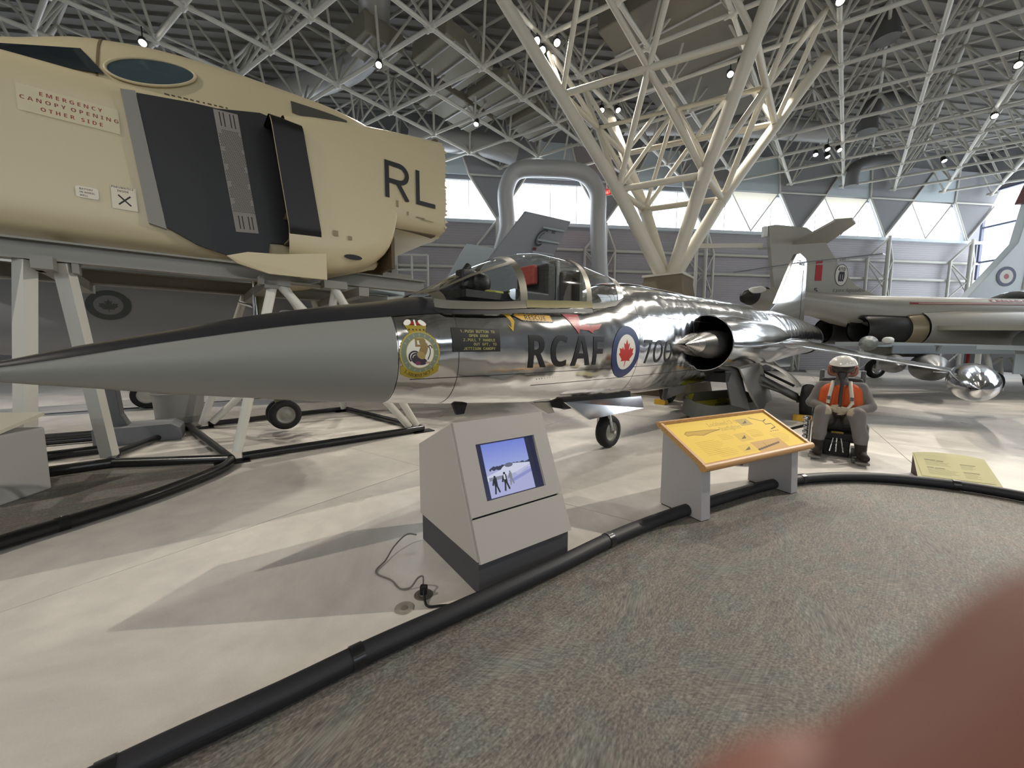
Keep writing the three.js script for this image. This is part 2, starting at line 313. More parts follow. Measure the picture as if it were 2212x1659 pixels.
for (let i = -5; i <= 5; i++) {   // window bays of the far wall
  const a = Math.max(S0, i * LM), b = Math.min(S1 - 0.4, (i + 1) * LM); if (b - a < 1) continue;
  const w = tag(wallGroup('window_' + (i + 6), 'glowing translucent window bay above the ' + ['leftmost', 'second', 'third', 'fourth', 'fifth', 'sixth', 'seventh', 'eighth', 'ninth', 'tenth', 'eleventh'][i + 5] + ' stretch of ribbed grey wall'), null, 'window', null, 'structure');
  const m = (a + b) / 2, n = 4;
  for (let k = 0; k < n; k++) part(w, 'pane', box((b - a) / n - 0.03, HEAD - SILL - 0.05, 0.03, a + (b - a) * (k + 0.5) / n, (SILL + HEAD) / 2, -0.1), paneMat);
  for (let k = 0; k <= n; k++) part(w, 'mullion', box(0.03, HEAD - SILL, 0.06, a + (b - a) * k / n, (SILL + HEAD) / 2, -0.09), M.steel);
  const c = (i + 0.5) * LM, q = LM / 4;
  if (i >= 2 && c < S1 - 1.6) { part(w, 'fabric_shade', slabOf([[c - q, HEAD + 0.02, 0.36], [c, SILL + 0.12, 0.22], [c + q, HEAD + 0.02, 0.36]], 0.012), shade); for (const k of [-1, 1]) part(w, 'shade_edge', bar(V(c + k * q, HEAD + 0.02, 0.37), V(c, SILL + 0.12, 0.23), 0.03, 6), M.duct); }
  windowLight(wallAt(m, (SILL + HEAD) / 2, -0.06), TURN + Math.PI, b - a - 0.1, HEAD - SILL - 0.1);
}
{   // white lattice columns in front of the far wall
  for (let i = -1; i <= 5; i++) {
    const nth = ['leftmost', 'second', 'third', 'fourth', 'fifth', 'sixth', 'seventh'][i + 1];
    const c = thing('truss_column', 'white tube truss column on the far wall, ' + nth + ' counted from the cream jet nose', 'column', [0, 0, 0], 0, 'white truss columns of the far wall');
    c.position.copy(wallAt(i * LM, 0, 0)); c.rotation.y = TURN; c.userData.kind = 'structure';
    const ch = [V(0, 0, 0.55), V(-1.0, 0, 0.3), V(0.62, 0, 0.3)], up = (p, y) => p.clone().setY(y);
    part(c, 'main_chord', bar(up(ch[0], 0), up(ch[0], SILL + 0.1), 0.1, 10), M.steel);
    for (const k of [1, 2]) { part(c, 'side_chord', bar(up(ch[k], 0), up(ch[k], 6.4), 0.07, 8), M.steel); part(c, 'raker', bar(up(ch[k], 6.4), up(ch[0], SILL), 0.065, 8), M.steel); }
    for (const k of [1, 2]) for (let l = 0; l < 3; l++) { const y0 = 6.3 - l * 2.1, y1 = y0 - 1.05, y2 = y0 - 2.1; part(c, 'diagonal', bar(up(ch[k], y0), up(ch[0], y1), 0.04, 6), M.steel); part(c, 'diagonal', bar(up(ch[0], y1), up(ch[k], y2), 0.04, 6), M.steel); }
    for (let l = 0; l < 3; l++) { const y0 = 6.2 - l * 2.1; part(c, 'diagonal', bar(up(ch[1], y0), up(ch[2], y0 - 1.9), 0.035, 6), M.steel); }
  }
}
const rightWall = wallGroup('wall_right', 'tall glazed end wall beyond the parked jets at right');
{
  const X = S1 + 0.15;
  part(rightWall, 'plinth', box(0.3, 2.4, T1, X, 1.2, T1 / 2), M.wallPlain);
  part(rightWall, 'upper_panel', box(0.3, 2.6, T1, X, 11.7, T1 / 2), M.wallPlain);
  part(rightWall, 'plain_wall', box(0.3, 8, T1 - 13, X, 6.4, 13 + (T1 - 13) / 2), M.wallPlain);
}
{
  const w = tag(wallGroup('window_12', 'tall bright glazing with dark mullions in the far right corner'), null, 'window', null, 'structure');
  const n = 7, bw = 1.84;
  for (let k = 0; k < n; k++) for (let l = 0; l < 4; l++) part(w, 'pane', box(0.03, 1.9, bw - 0.1, S1 + 0.12, 3.42 + l * 2.0, 0.15 + bw * (k + 0.5)), paneMat);
  const bm = std(0x6a6e86, 0.5);
  for (let k = 0; k <= n; k++) part(w, 'mullion', box(0.16, 8.1, 0.1, S1, 6.4, 0.15 + bw * k), bm);
  for (let l = 0; l <= 4; l++) part(w, 'transom', box(0.14, 0.1, n * bw, S1 + 0.01, 2.42 + l * 2.0, 0.15 + n * bw / 2), bm);
  const wp = wallAt(S1 + 0.06, 6.4, 0.15 + n * bw / 2); windowLight(wp, TURN + Math.PI / 2, n * bw, 7.9, 0.75);
}
{
  const lw = wallGroup('wall_left', 'plain grey hall wall outside the view'); part(lw, 'panel', box(0.3, 13, T1, S0 - 0.15, 6.5, T1 / 2), M.wallPlain);
  const bw = wallGroup('wall_back', 'grey hall wall behind the visitor with a window band');
  part(bw, 'panel', box(S1 - S0, 5.2, 0.3, (S0 + S1) / 2, 2.6, T1 + 0.15), M.wallPlain); part(bw, 'upper_panel', box(S1 - S0, 4.6, 0.3, (S0 + S1) / 2, 10.7, T1 + 0.15), M.wallPlain);
  const w = tag(wallGroup('window_13', 'window band in the wall behind the visitor'), null, 'window', null, 'structure'), n = 12, dx = (S1 - S0) / n;
  for (let k = 0; k < n; k++) part(w, 'pane', box(dx - 0.3, 3.1, 0.03, S0 + dx * (k + 0.5), 6.8, T1 + 0.1), paneMat);
  for (let k = 0; k <= n; k++) part(w, 'mullion', box(0.3, 3.2, 0.2, S0 + dx * k, 6.8, T1 + 0.1), M.wallPlain);
  windowLight(wallAt((S0 + S1) / 2, 6.8, T1 + 0.06), TURN, S1 - S0 - 1, 3.0, 0.4);
}

// ---- roof: deck, space frame, services ----
const O = V(-2.244, 10.0, -11.39), E1 = V(1.2945, 0, -1.493), E2 = V(-1.7864, 0, -1.1564), DEPTH = 2.05;
const low = (i, j) => O.clone().addScaledVector(E1, i).addScaledVector(E2, j), high = (i, j) => low(i + 0.5, j + 0.5).setY(O.y + DEPTH);
const deckRoof = struct('ceiling', 'dark corrugated roof deck above the white tube frame'), roof = struct('space_frame', 'white tube space frame carrying the roof deck');
{
  const len = S1 - S0 + 0.6, d = part(deckRoof, 'deck', box(len, 0.3, T1 + 0.6, (S0 + S1) / 2, DECK + 0.35, T1 / 2), M.deck); d.position.copy(W0); d.rotation.y = TURN;
  // deck ribs that can be told apart
  const ribs = []; for (let k = 0; k < 70; k++) ribs.push(box(len, 0.09, 0.14, (S0 + S1) / 2, DECK + 0.16, 0.2 + k * 0.48));
  const rb = part(deckRoof, 'deck_ribs', merge(ribs), M.deck); rb.position.copy(W0); rb.rotation.y = TURN; rb.userData.kind = 'stuff';
  const bars = [], nodes = [], ok = (p) => inRoom(p.x, p.z, 0.25);
  const add = (a, b, r) => { if (ok(a) && ok(b)) bars.push([a, b, r]); };
  for (let i = -24; i < 26; i++) for (let j = -26; j < 24; j++) {
    const p = low(i, j); if (!ok(p)) continue;
    nodes.push(p);
    add(p, low(i + 1, j), 0.062); add(p, low(i, j + 1), 0.062);
    const h = high(i, j);
    for (const [a, b] of [[0, 0], [1, 0], [0, 1], [1, 1]]) add(low(i + a, j + b), h, 0.042);
    add(h, high(i + 1, j), 0.05); add(h, high(i, j + 1), 0.05);
  }
  // the struts and nodes that show largest are single parts, the rest one heap each
  const eye = camera.position, fwd = V(0, Math.sin(R(-5.66)), -Math.cos(R(5.66))), size = (p) => { const d = p.clone().sub(eye), z = d.dot(fwd); if (z < 1 || Math.abs(d.x) > 1.36 * z || d.y > 0.92 * z + 0.4) return 0; return 1 / z; };
  const mid = ([a, b]) => a.clone().add(b).multiplyScalar(0.5);
  bars.sort((a, b) => size(mid(b)) - size(mid(a))); nodes.sort((a, b) => size(b) - size(a));
  bars.slice(0, 300).forEach(([a, b, r]) => barMesh(roof, 'strut', a, b, r, M.steel));
  const rest = bars.slice(300), im = new THREE.InstancedMesh(unitCyl, M.steel, rest.length); rest.forEach(([a, b, r], k) => im.setMatrixAt(k, barMatrix(a, b, r))); im.name = 'far_struts'; im.castShadow = im.receiveShadow = true; im.userData.kind = 'stuff'; roof.add(im);
  const ng = merge([new THREE.SphereGeometry(0.115, 10, 6), bar(V(-0.2, 0, 0), V(0.2, 0, 0), 0.075, 8), bar(V(0, 0, -0.2), V(0, 0, 0.2), 0.075, 8)]); ng.rotateY(R(45));
  nodes.slice(0, 120).forEach((p) => { part(roof, 'node', ng, M.steel).position.copy(p); });
  const far = nodes.slice(120), fm = new THREE.InstancedMesh(ng, M.steel, far.length); far.forEach((p, k) => fm.setMatrixAt(k, new THREE.Matrix4().makeTranslation(p.x, p.y, p.z))); fm.name = 'far_nodes'; fm.userData.kind = 'stuff'; roof.add(fm);
}
// ---- inverted pyramid column ----
{
  const c = struct('column', 'big white inverted pyramid column of tubes on a concrete pedestal'), C = V(4.55, 0, -11.49), off = [V(-1.62, 0, 0.31), V(0.31, 0, 1.28), V(1.63, 0, -0.34), V(-0.34, 0, -1.25)], Y = [3.42, 5.70, 7.98, 10.1];
  const P = (k, l) => C.clone().addScaledVector(off[k], l).setY(Y[l]), foot = (k) => C.clone().addScaledVector(off[k], 0.1).setY(3.35);
  for (let k = 0; k < 4; k++) {
    part(c, 'leg', bar(foot(k), P(k, 1), 0.175, 16), M.steelWarm); part(c, 'leg', bar(P(k, 1), P(k, 3), 0.155, 16), M.steelWarm);
    part(c, 'leg_sleeve', bar(P(k, 1).lerp(foot(k), 0.06), P(k, 1).lerp(P(k, 3), 0.03), 0.185, 16), M.steelWarm);
    const q = (k + 1) % 4, e = (a, b, t) => a.clone().lerp(b, t), A = P(k, 1), B = P(q, 1), m = e(P(k, 2), P(q, 2), 0.5), c1 = e(P(k, 3), P(q, 3), 1 / 3), c2 = e(P(k, 3), P(q, 3), 2 / 3);
    const b = (u, v, r = 0.07) => part(c, 'brace', bar(u, v, r, 10), M.steelWarm);
    b(A, B, 0.085); b(P(k, 2), m, 0.085); b(m, P(q, 2), 0.085); b(A, m, 0.08); b(B, m, 0.08); b(P(k, 2), c1); b(m, c1); b(m, c2); b(P(q, 2), c2);
    const cen = C.clone().setY(Y[2]); b(A, cen.clone().lerp(m, 0.0), 0.06); b(m, cen, 0.06);
  }
  const ped = new THREE.CylinderGeometry(0.72 * 1.0, 1.55, 3.35, 4, 1).rotateY(R(45 + 50)).translate(C.x, 1.675, C.z);
  part(c, 'pedestal', ped.toNonIndexed(), M.cement).geometry.computeVertexNormals();
  part(c, 'cap_plate', box(1.12, 0.06, 1.12).rotateY(R(50)).translate(C.x, 3.38, C.z), M.steelWarm);
}
// ---- air ducts ----
const duct = (name, label, pts, r, mat, seg = 60) => { const d = thing(name, label, 'duct'); part(d, 'pipe', tube(pts.map((p) => V(...p)), r, seg, 18), mat); const a = V(...pts[pts.length - 1]), b = V(...pts[pts.length - 2]); part(d, 'end_collar', bar(a, a.clone().lerp(b, Math.min(0.5, 0.15 / a.distanceTo(b))), r * 1.06, 18), mat); return d; };
duct('air_duct', 'pale round air duct arching over the middle window bay', [[-0.9, 4.2, -18.9], [-0.62, 5.6, -18.8], [-0.25, 6.9, -18.7], [-0.3, 8.5, -18.5], [0.12, 9.25, -18.4], [1.6, 9.4, -18.4], [3.3, 9.2, -18.5], [3.9, 8.5, -18.6], [3.98, 7.2, -18.6], [4.1, 5.6, -18.7], [4.25, 4.0, -18.7]], 0.37, M.duct, 110);
duct('air_duct', 'dark vertical air duct stub hanging from the roof at upper right', [[12.4, 13.0, -14], [12.45, 12.2, -14], [12.5, 11.6, -14]], 0.38, M.ductDark);
duct('air_duct', 'grey elbow air duct turning down above the jets with red stripe', [[17.6, 12.1, -18.4], [16.6, 12.1, -18.1], [15.85, 11.9, -18], [15.65, 11.4, -18], [15.62, 10.8, -18]], 0.36, M.ductDark);
duct('air_duct', 'small grey elbow air duct just before the far window band', [[18.6, 10.55, -20], [17.6, 10.45, -20], [16.95, 10.2, -20], [16.84, 9.8, -20], [16.82, 9.3, -20]], 0.27, M.ductDark);
duct('air_duct', 'long thick pale duct slanting across the upper left roof', [[-12.6, 11.3, -17.4], [-8.5, 11.4, -16.2], [-5.2, 11.4, -14.5], [-3.4, 11.4, -10.5]], 0.45, M.duct);
duct('air_duct', 'wide grey duct running behind the column top', [[5.0, 11.3, -18.4], [7.6, 11.35, -18.5], [10.5, 11.4, -18.7], [15, 11.4, -19.2]], 0.42, M.duct);
duct('air_duct', 'thick duct drop with pale wrap left of the column', [[-4.6, 10.8, -18.3], [-3.6, 10.7, -18.4], [-1.2, 10.5, -18.6], [0.2, 10.2, -18.8]], 0.5, M.duct);
{   // ventilation boxes and ceiling panels hung in the frame
  const u = V(E1.x, 0, E1.z).normalize(), yaw = Math.atan2(-u.z, u.x);
  for (const [x, z, l, w, y, h, lab] of [[-1.95, -13.55, 2.0, 1.7, 10.75, 0.5, 'olive grey plenum box beside the upper left roof duct'], [-0.4, -15.4, 1.9, 1.8, 10.7, 0.35, 'flat grey plenum panel next to the olive grey box'], [1.0, -17.05, 1.8, 1.8, 10.65, 0.35, 'grey plenum panel nearest the middle window bay'], [-4.3, -12.9, 1.3, 1.2, 10.7, 0.6, 'dark square air handling box at upper left'], [-2.2, -16.2, 2.6, 1.5, 10.7, 0.3, 'pale ribbed ceiling panel left of the plenum boxes']]) {
    const b = thing('plenum_box', lab, 'vent', [x, y, z], yaw); part(b, 'casing', rbox(l, h, w, 0.03), M.hvac);
    for (const k of [-0.33, 0, 0.33]) part(b, 'flange', box(0.05, 0.05, w, k * l, -h / 2 - 0.02, 0), M.duct);
  }
  const pl = thing('soffit_box', 'very large grey rectangular duct behind the column top', 'duct', [6.2, 11.3, -14.4], yaw); part(pl, 'casing', rbox(7.5, 1.0, 3.2, 0.05), std(0x757269, 0.7)); for (const k of [-2.5, 0, 2.5]) part(pl, 'flange', box(0.08, 1.08, 3.26, k, 0, 0), M.duct);
}
// ---- spot lamps on the frame ----
const lens = std(0xffffff, 0.3, 0, { emissive: lampWhite, emissiveIntensity: 40 });
const canGeo = lathe([[0, 0.22], [0.06, 0.22], [0.09, 0.16], [0.105, 0.0], [0.115, -0.02], [0.1, -0.02]], 18), lensGeo = new THREE.SphereGeometry(0.085, 14, 8, 0, 2 * Math.PI, Math.PI / 2, Math.PI / 2).scale(1, 0.5, 1).translate(0, -0.012, 0);
function lamp(label, p, target, cd, angle = 30, pen = 0.6, color = lampWhite, rad = 3) {
  const g = thing('spot_lamp', label, 'lamp', p, 0, 'spot lamps hung from the roof frame');
  const d = V(...target).sub(V(...p)).normalize(); const head = new THREE.Group(); head.name = 'lamp_head'; g.add(head); head.quaternion.setFromUnitVectors(V(0, -1, 0), d);
  part(head, 'housing', canGeo, M.black); part(head, 'lens', lensGeo, lens, 'glowing lens');
  part(g, 'hanger', bar(V(0, 0.1, 0), V(0, 0.42, 0), 0.014, 6), M.black);
  if (cd > 0) { const l = new THREE.SpotLight(color, cd * SPOT, 0, R(angle), pen, 2); l.position.copy(V(...p).addScaledVector(d, 0.09)); l.target.position.set(...target); l.castShadow = true; l.shadow.radius = rad; scene.add(l, l.target); }
}
// ================= the polished metal interceptor =================
const jet = thing('fighter_jet', 'polished bare metal fighter jet with long grey nose cone and RCAF lettering', 'airplane', [1.297, 0, -5.16], R(42.46));
// local axes: x aft from the nose wheel, y up, z to port (towards the visitor)
const fus = new Body([
  [-5.15, 1.235, 1.247, 0.006, 1.241, 2], [-5.0, 1.195, 1.285, 0.045, 1.24, 2], [-4.74, 1.15, 1.36, 0.105, 1.25, 2], [-4.4, 1.09, 1.445, 0.178, 1.262, 2], [-4.0, 1.03, 1.55, 0.262, 1.28, 2.05],
  [-3.6, 0.97, 1.63, 0.33, 1.295, 2.1], [-3.2, 0.925, 1.70, 0.385, 1.31, 2.15], [-2.85, 0.885, 1.765, 0.425, 1.33, 2.25], [-2.3, 0.835, 1.80, 0.465, 1.35, 2.4], [-1.5, 0.77, 1.84, 0.50, 1.38, 2.45],
  [-1.1, 0.745, 1.88, 0.512, 1.395, 2.4], [-0.6, 0.72, 2.02, 0.525, 1.41, 2.25], [-0.2, 0.71, 2.16, 0.53, 1.42, 2.15], [0.4, 0.70, 2.215, 0.52, 1.43, 2.1], [1.2, 0.69, 2.22, 0.47, 1.44, 2.1], [2.0, 0.69, 2.225, 0.46, 1.445, 2.1],
  [3.0, 0.70, 2.24, 0.56, 1.45, 2.1], [4.0, 0.74, 2.25, 0.68, 1.46, 2.05], [5.4, 0.86, 2.26, 0.74, 1.5, 2], [7.0, 0.98, 2.25, 0.70, 1.58, 2], [8.5, 1.06, 2.23, 0.63, 1.63, 2], [10, 1.12, 2.18, 0.56, 1.65, 2], [11.2, 1.16, 2.10, 0.50, 1.64, 2],
]);
part(jet, 'radome', fus.geo(64, 90, -5.15, -3.2), M.radome, 'smooth grey nose cone');
part(jet, 'fuselage', fus.geo(96, 220, -3.2, 11.2), M.chrome);
{
  const yb = table([[-5.15, 1.243], [-5, 1.262], [-4.4, 1.385], [-3.8, 1.495], [-3.3, 1.563], [-2.8, 1.62], [-1.9, 1.715], [-1.05, 1.80]]);
  const g = surf((u, v) => { const x = -5.14 + v * 4.09, [bot, yt, w, yc, n] = fus.at(x), s = Math.min(0.999, Math.max(0.02, (yb(x)[0] - yc) / (yt - yc))), a0 = Math.asin(Math.pow(s, n / 2)), p = fus.point(x, a0 + (Math.PI - 2 * a0) * u); const cx = fus.at(x)[3]; const k = 1 + 0.004 / Math.max(0.02, Math.hypot(p[1] - cx, p[2])); return [x, cx + (p[1] - cx) * k, p[2] * k]; }, 40, 120);
  part(jet, 'anti_glare_panel', g, M.glare, 'black anti-glare paint along the top of the nose');
  const seam = std(0x3a3a38, 0.6, 0.5);
  for (const x of [-3.197, -2.72, -0.16, 1.55, 3.75, 5.2, 7.4, 9.3]) part(jet, 'panel_seam', surf((u, v) => { const p = fus.point(x + v * 0.006, u * 2 * Math.PI), c = fus.at(x)[3], k = 1.0022; return [p[0], c + (p[1] - c) * k, p[2] * k]; }, 72, 1, false, true), seam);
  for (const [y, x0, x1] of [[1.12, -3.1, 1.5], [1.0, -1.9, 3.2], [1.75, -0.9, 3.5]]) part(jet, 'panel_seam', fus.decal(x0, x1, y, y + 0.005, 0.0015, 60, 1), seam);
  const rivets = []; for (let x = -1.85; x < -0.6; x += 0.035) rivets.push(new THREE.SphereGeometry(0.0045, 5, 4).translate(x, 1.06 + 0.02 * Math.sin((x + 1.85) * 2.4), fus.side(x, 1.06) + 0.001)); const rv = part(jet, 'rivet_rows', merge(rivets), seam); rv.userData.kind = 'stuff';
}
// ---- canopy and cockpit ----
{
  const cs = table([[-2.86, 1.70, 1.79, 0.30], [-2.8, 1.69, 1.815, 0.345], [-2.4, 1.705, 2.03, 0.395], [-2.0, 1.74, 2.20, 0.415], [-1.74, 1.755, 2.285, 0.42], [-1.46, 1.775, 2.325, 0.425], [-1.06, 1.80, 2.32, 0.42], [-0.6, 1.86, 2.27, 0.40], [-0.2, 1.93, 2.225, 0.36]]);
  const arch = (x, u, k = 0) => { const [ys, yt, w] = cs(x), a = Math.PI * u, n = 2.25, c = Math.cos(a), s = Math.sin(a); return [x, ys + (yt - ys + k) * Math.pow(Math.max(0, s), 2 / n) + (s < 0.02 ? 0 : 0), (w + k) * Math.sign(c) * Math.pow(Math.abs(c), 2 / n)]; };
  const shell = (x0, x1, k = 0, u0 = 0, u1 = 1, nv = 24) => surf((u, v) => arch(x0 + (x1 - x0) * v, u0 + (u1 - u0) * u, k), 40, nv);
  const can = new THREE.Group(); can.name = 'canopy'; jet.add(can);
  part(can, 'windscreen', shell(-2.78, -2.05), M.glass); part(can, 'canopy_glass', shell(-1.95, -1.08), M.glass); part(can, 'rear_glass', shell(-1.0, -0.42), M.glass);
  part(can, 'bow_frame', shell(-2.045, -1.96, 0.012, 0, 1, 4), M.frame); part(can, 'rear_frame', shell(-1.09, -1.0, 0.012, 0, 1, 4), M.frame); part(can, 'front_frame', shell(-2.86, -2.775, 0.008, 0, 1, 4), M.frame); part(can, 'tail_frame', shell(-0.44, -0.30, 0.006, 0, 1, 4), M.alu);
  for (const s of [1, -1]) {
    part(can, 'windscreen_post', shell(-2.84, -2.0, 0.013, s > 0 ? 0.285 : 0.68, s > 0 ? 0.32 : 0.715, 20), M.frame);
    const sill = (x0, x1, y0, y1, m) => part(can, 'sill_frame', surf((u, v) => { const x = x0 + (x1 - x0) * u, [ys, , w] = cs(x); return [x, ys + y0 + (y1 - y0) * v, s * (w + 0.018 + (v < 0.5 ? 0.006 : 0))]; }, 24, 2, s < 0), m);
    sill(-2.86, -1.98, -0.035, 0.03, M.frame); sill(-1.98, -1.0, -0.03, 0.04, M.brass); sill(-1.0, -0.3, -0.04, 0.02, M.frame);
    part(can, 'rub_strip', surf((u, v) => { const x = -2.86 + 1.86 * u, [ys, , w] = cs(x); return [x, ys - 0.075 + 0.035 * v, s * (w + 0.03 - 0.012 * v)]; }, 24, 1, s < 0), M.black);
  }
  const cp = new THREE.Group(); cp.name = 'cockpit'; jet.add(cp);
  part(cp, 'cockpit_tub', box(1.62, 0.06, 0.66, -1.76, 1.80, 0), M.black);
  part(cp, 'aft_bulkhead', box(0.05, 0.36, 0.6, -1.02, 1.98, 0), std(0x4a4336, 0.7));
  part(cp, 'instrument_hood', solid([[[-2.5, 1.86, 0], 0.1, [-2.28, 1.93, 0], 0.13], [[-2.28, 1.92, -0.14], 0.1, [-2.28, 1.92, 0.14], 0.1]], 0.02, 0.05), M.black);
  part(cp, 'gunsight', merge([rbox(0.12, 0.16, 0.12, 0.02, -2.42, 1.95, 0.1), bar(V(-2.38, 2.0, 0.0), V(-2.3, 2.1, 0.0), 0.03, 10)]), M.black);
  part(cp, 'strap', rbox(0.2, 0.045, 0.2, 0.02, -2.19, 1.84, 0.16), std(0x9d9a33, 0.7), 'yellow strap');
  part(cp, 'seat_pan', rbox(0.45, 0.14, 0.48, 0.03, -1.68, 1.84, 0), M.black);
  part(cp, 'seat_back', rbox(0.14, 0.42, 0.46, 0.03, -1.42, 2.0, 0), std(0x2b2826, 0.7));
  part(cp, 'headrest', rbox(0.07, 0.2, 0.22, 0.02, -1.53, 2.1, 0), M.cushionRed, 'red headrest pad');
  for (const z of [-0.2, 0.2]) part(cp, 'seat_rail', rbox(0.06, 0.46, 0.05, 0.015, -1.31, 2.03, z), M.aluDark);
  part(cp, 'rear_equipment', rbox(0.22, 0.34, 0.5, 0.04, -1.18, 1.98, 0), std(0x3a2f28, 0.7));
  for (const s of [1, -1]) part(cp, 'mirror', bar(V(-2.06, 1.83, s * 0.36), V(-2.05, 1.83, s * 0.33), 0.05, 14), M.chromeSmooth);
}
// ---- air intakes ----
for (const s of [1, -1]) {
  const it = new THREE.Group(); it.name = 'air_intake'; jet.add(it);
  const sec = table([[1.95, 0.45, 0.445, 1.425], [2.3, 0.455, 0.47, 1.425], [3.0, 0.45, 0.49, 1.42], [4.2, 0.40, 0.48, 1.43], [5.4, 0.32, 0.47, 1.47], [6.8, 0.2, 0.45, 1.53]]);
  const ring = (x, u, dr = 0) => { const [zc, r, yc] = sec(x), a = u * 2 * Math.PI; return [x, yc + (r + dr) * Math.sin(a), s * (zc + (r + dr) * Math.cos(a))]; };
  part(it, 'nacelle', surf((u, v) => ring(1.95 + 4.85 * v, u), 56, 70, s < 0, true), M.chrome);
  part(it, 'lip', surf((u, v) => { const a = v * Math.PI; return ring(1.955 - 0.012 * Math.sin(a), u, -0.02 * (1 - Math.cos(a)) / 2); }, 56, 6, s > 0, true), M.chromeSmooth);
  part(it, 'throat', surf((u, v) => ring(1.955 + v * 1.1, u, -0.02 - 0.05 * v), 48, 10, s > 0, true), M.black, 'dark intake throat');
  part(it, 'throat_end', new THREE.CircleGeometry(0.42, 32).rotateY(-Math.PI / 2).translate(3.05, 1.42, s * 0.44), M.black);
  const cone = [[0.002, 0], [0.03, 0.1], [0.075, 0.25]], tip = lathe([[0.002, 0], [0.085, 0.26], [0.125, 0.40]], 28), body = lathe([[0.125, 0.40], [0.18, 0.58], [0.215, 0.80], [0.225, 1.1], [0.2, 1.75]], 28);
  for (const g of [tip, body]) { g.rotateZ(-Math.PI / 2).translate(1.08, 1.40, s * 0.54); }
  part(it, 'cone_tip', tip, M.alu); part(it, 'shock_cone', body, std(0x5e5d5b, 0.4, 0.7), 'grey half cone in the intake mouth');
}
// ---- wings, tip tanks ----
for (const s of [1, -1]) {
  const wing = new THREE.Group(); wing.name = 'wing'; jet.add(wing);
  const sec = (v) => { const z = 0.55 + 2.7 * v, f = (z - 0.9) / 2.35, le = 4.64 + 1.18 * f, te = 8.45 - 1.15 * f, y = 1.43 - 0.215 * (z - 0.9); return [z, le, te, y]; };
  const foil = surf((u, v) => { const [z, le, te, y] = sec(v), a = u * 2 * Math.PI, c = te - le, x = le + c * (0.5 - 0.5 * Math.cos(a)), t = 0.034 * c * 0.5 * Math.sin(a) * Math.abs(Math.sin(a)) ** 0.2; return [x, y + t, s * z]; }, 40, 12, s < 0);
  part(wing, 'wing_panel', foil, M.chromeSmooth);
  part(wing, 'root_fairing', surf((u, v) => { const x = 4.3 + 4.6 * v, a = u * Math.PI, k = Math.sin(v * Math.PI); return [x, 1.45 + 0.12 * k * Math.cos(a), s * (0.66 + 0.28 * k * Math.sin(a))]; }, 16, 30, s < 0), M.chrome);
  const tk = new THREE.Group(); tk.name = 'tip_tank'; jet.add(tk);
  const prof = []; for (let k = 0; k <= 40; k++) { const t = k / 40; prof.push([Math.max(0.002, 0.30 * Math.pow(Math.sin(Math.PI * Math.pow(t, 0.82)), 0.62)), t * 4.7]); }
  part(tk, 'tank_shell', lathe(prof, 40).rotateZ(-Math.PI / 2).translate(3.75, 0.80, s * 3.40), phy({ color: 0xcfcfd2, metalness: 1, roughness: 0.1, bumpMap: rep(metalBump, 1, 1), bumpScale: 0.006 }), 'shiny dented fuel tank at the wing tip');
  for (const k of [1, -1]) part(tk, 'tank_fin', slabOf([[7.6, 0.80, s * 3.40 + 0.15 * k], [8.3, 0.80, s * 3.40 + 0.45 * k], [8.55, 0.80, s * 3.40 + 0.45 * k], [8.3, 0.80, s * 3.40]], 0.02), M.chromeSmooth);
}
// ---- tail ----
{
  const fin = (pts, t, m, n) => part(jet, n, extrude(pts, t, 0.012).translate(0, 0, -t / 2), m);
  fin([[6.95, 2.22], [7.6, 2.5], [9.05, 3.82], [9.35, 4.03], [9.75, 4.12], [10.5, 4.08], [10.72, 3.95], [10.8, 3.0], [10.85, 2.15], [9, 2.2]], 0.06, M.chromeSmooth, 'fin');
  part(jet, 'rudder_line', box(0.012, 1.5, 0.1, 10.3, 2.95, 0), std(0x55585c, 0.5));
  part(jet, 'stabilator', merge([1, -1].map((s) => slabOf([[9.3, 3.79, 0], [9.95, 3.86, s * 1.815], [10.75, 3.96, s * 1.815], [10.95, 3.99, 0]], s * 0.03))), M.chromeSmooth);
  part(jet, 'stabilator_fairing', solid([[[9.1, 3.85, 0], 0.03, [9.8, 3.86, 0], 0.075], [[9.8, 3.86, 0], 0.075, [11.0, 3.85, 0], 0.02]], 0.03, 0.04), M.chrome);
  const noz = lathe([[0.50, 0], [0.49, 0.25], [0.43, 0.7], [0.41, 0.72], [0.40, 0.3], [0.02, 0.28]], 36).rotateZ(-Math.PI / 2).translate(11.15, 1.63, 0); part(jet, 'exhaust_nozzle', noz, std(0x3a3836, 0.5, 0.7));
  part(jet, 'ventral_fin', slabOf([[7.6, 1.05, 0], [9.8, 1.15, 0], [9.6, 0.78, 0], [8.6, 0.8, 0]], 0.03), M.chromeSmooth);
  part(jet, 'belly_antenna', slabOf([[-2.53, 0.86, 0.02], [-2.36, 0.85, 0.02], [-2.40, 0.745, 0.02], [-2.48, 0.745, 0.02]], 0.03), M.black);
  part(jet, 'spine_fairing', fus.geo(20, 40, -0.3, 1.8, R(72), R(108)).scale(1, 1.004, 1), M.alu);
}
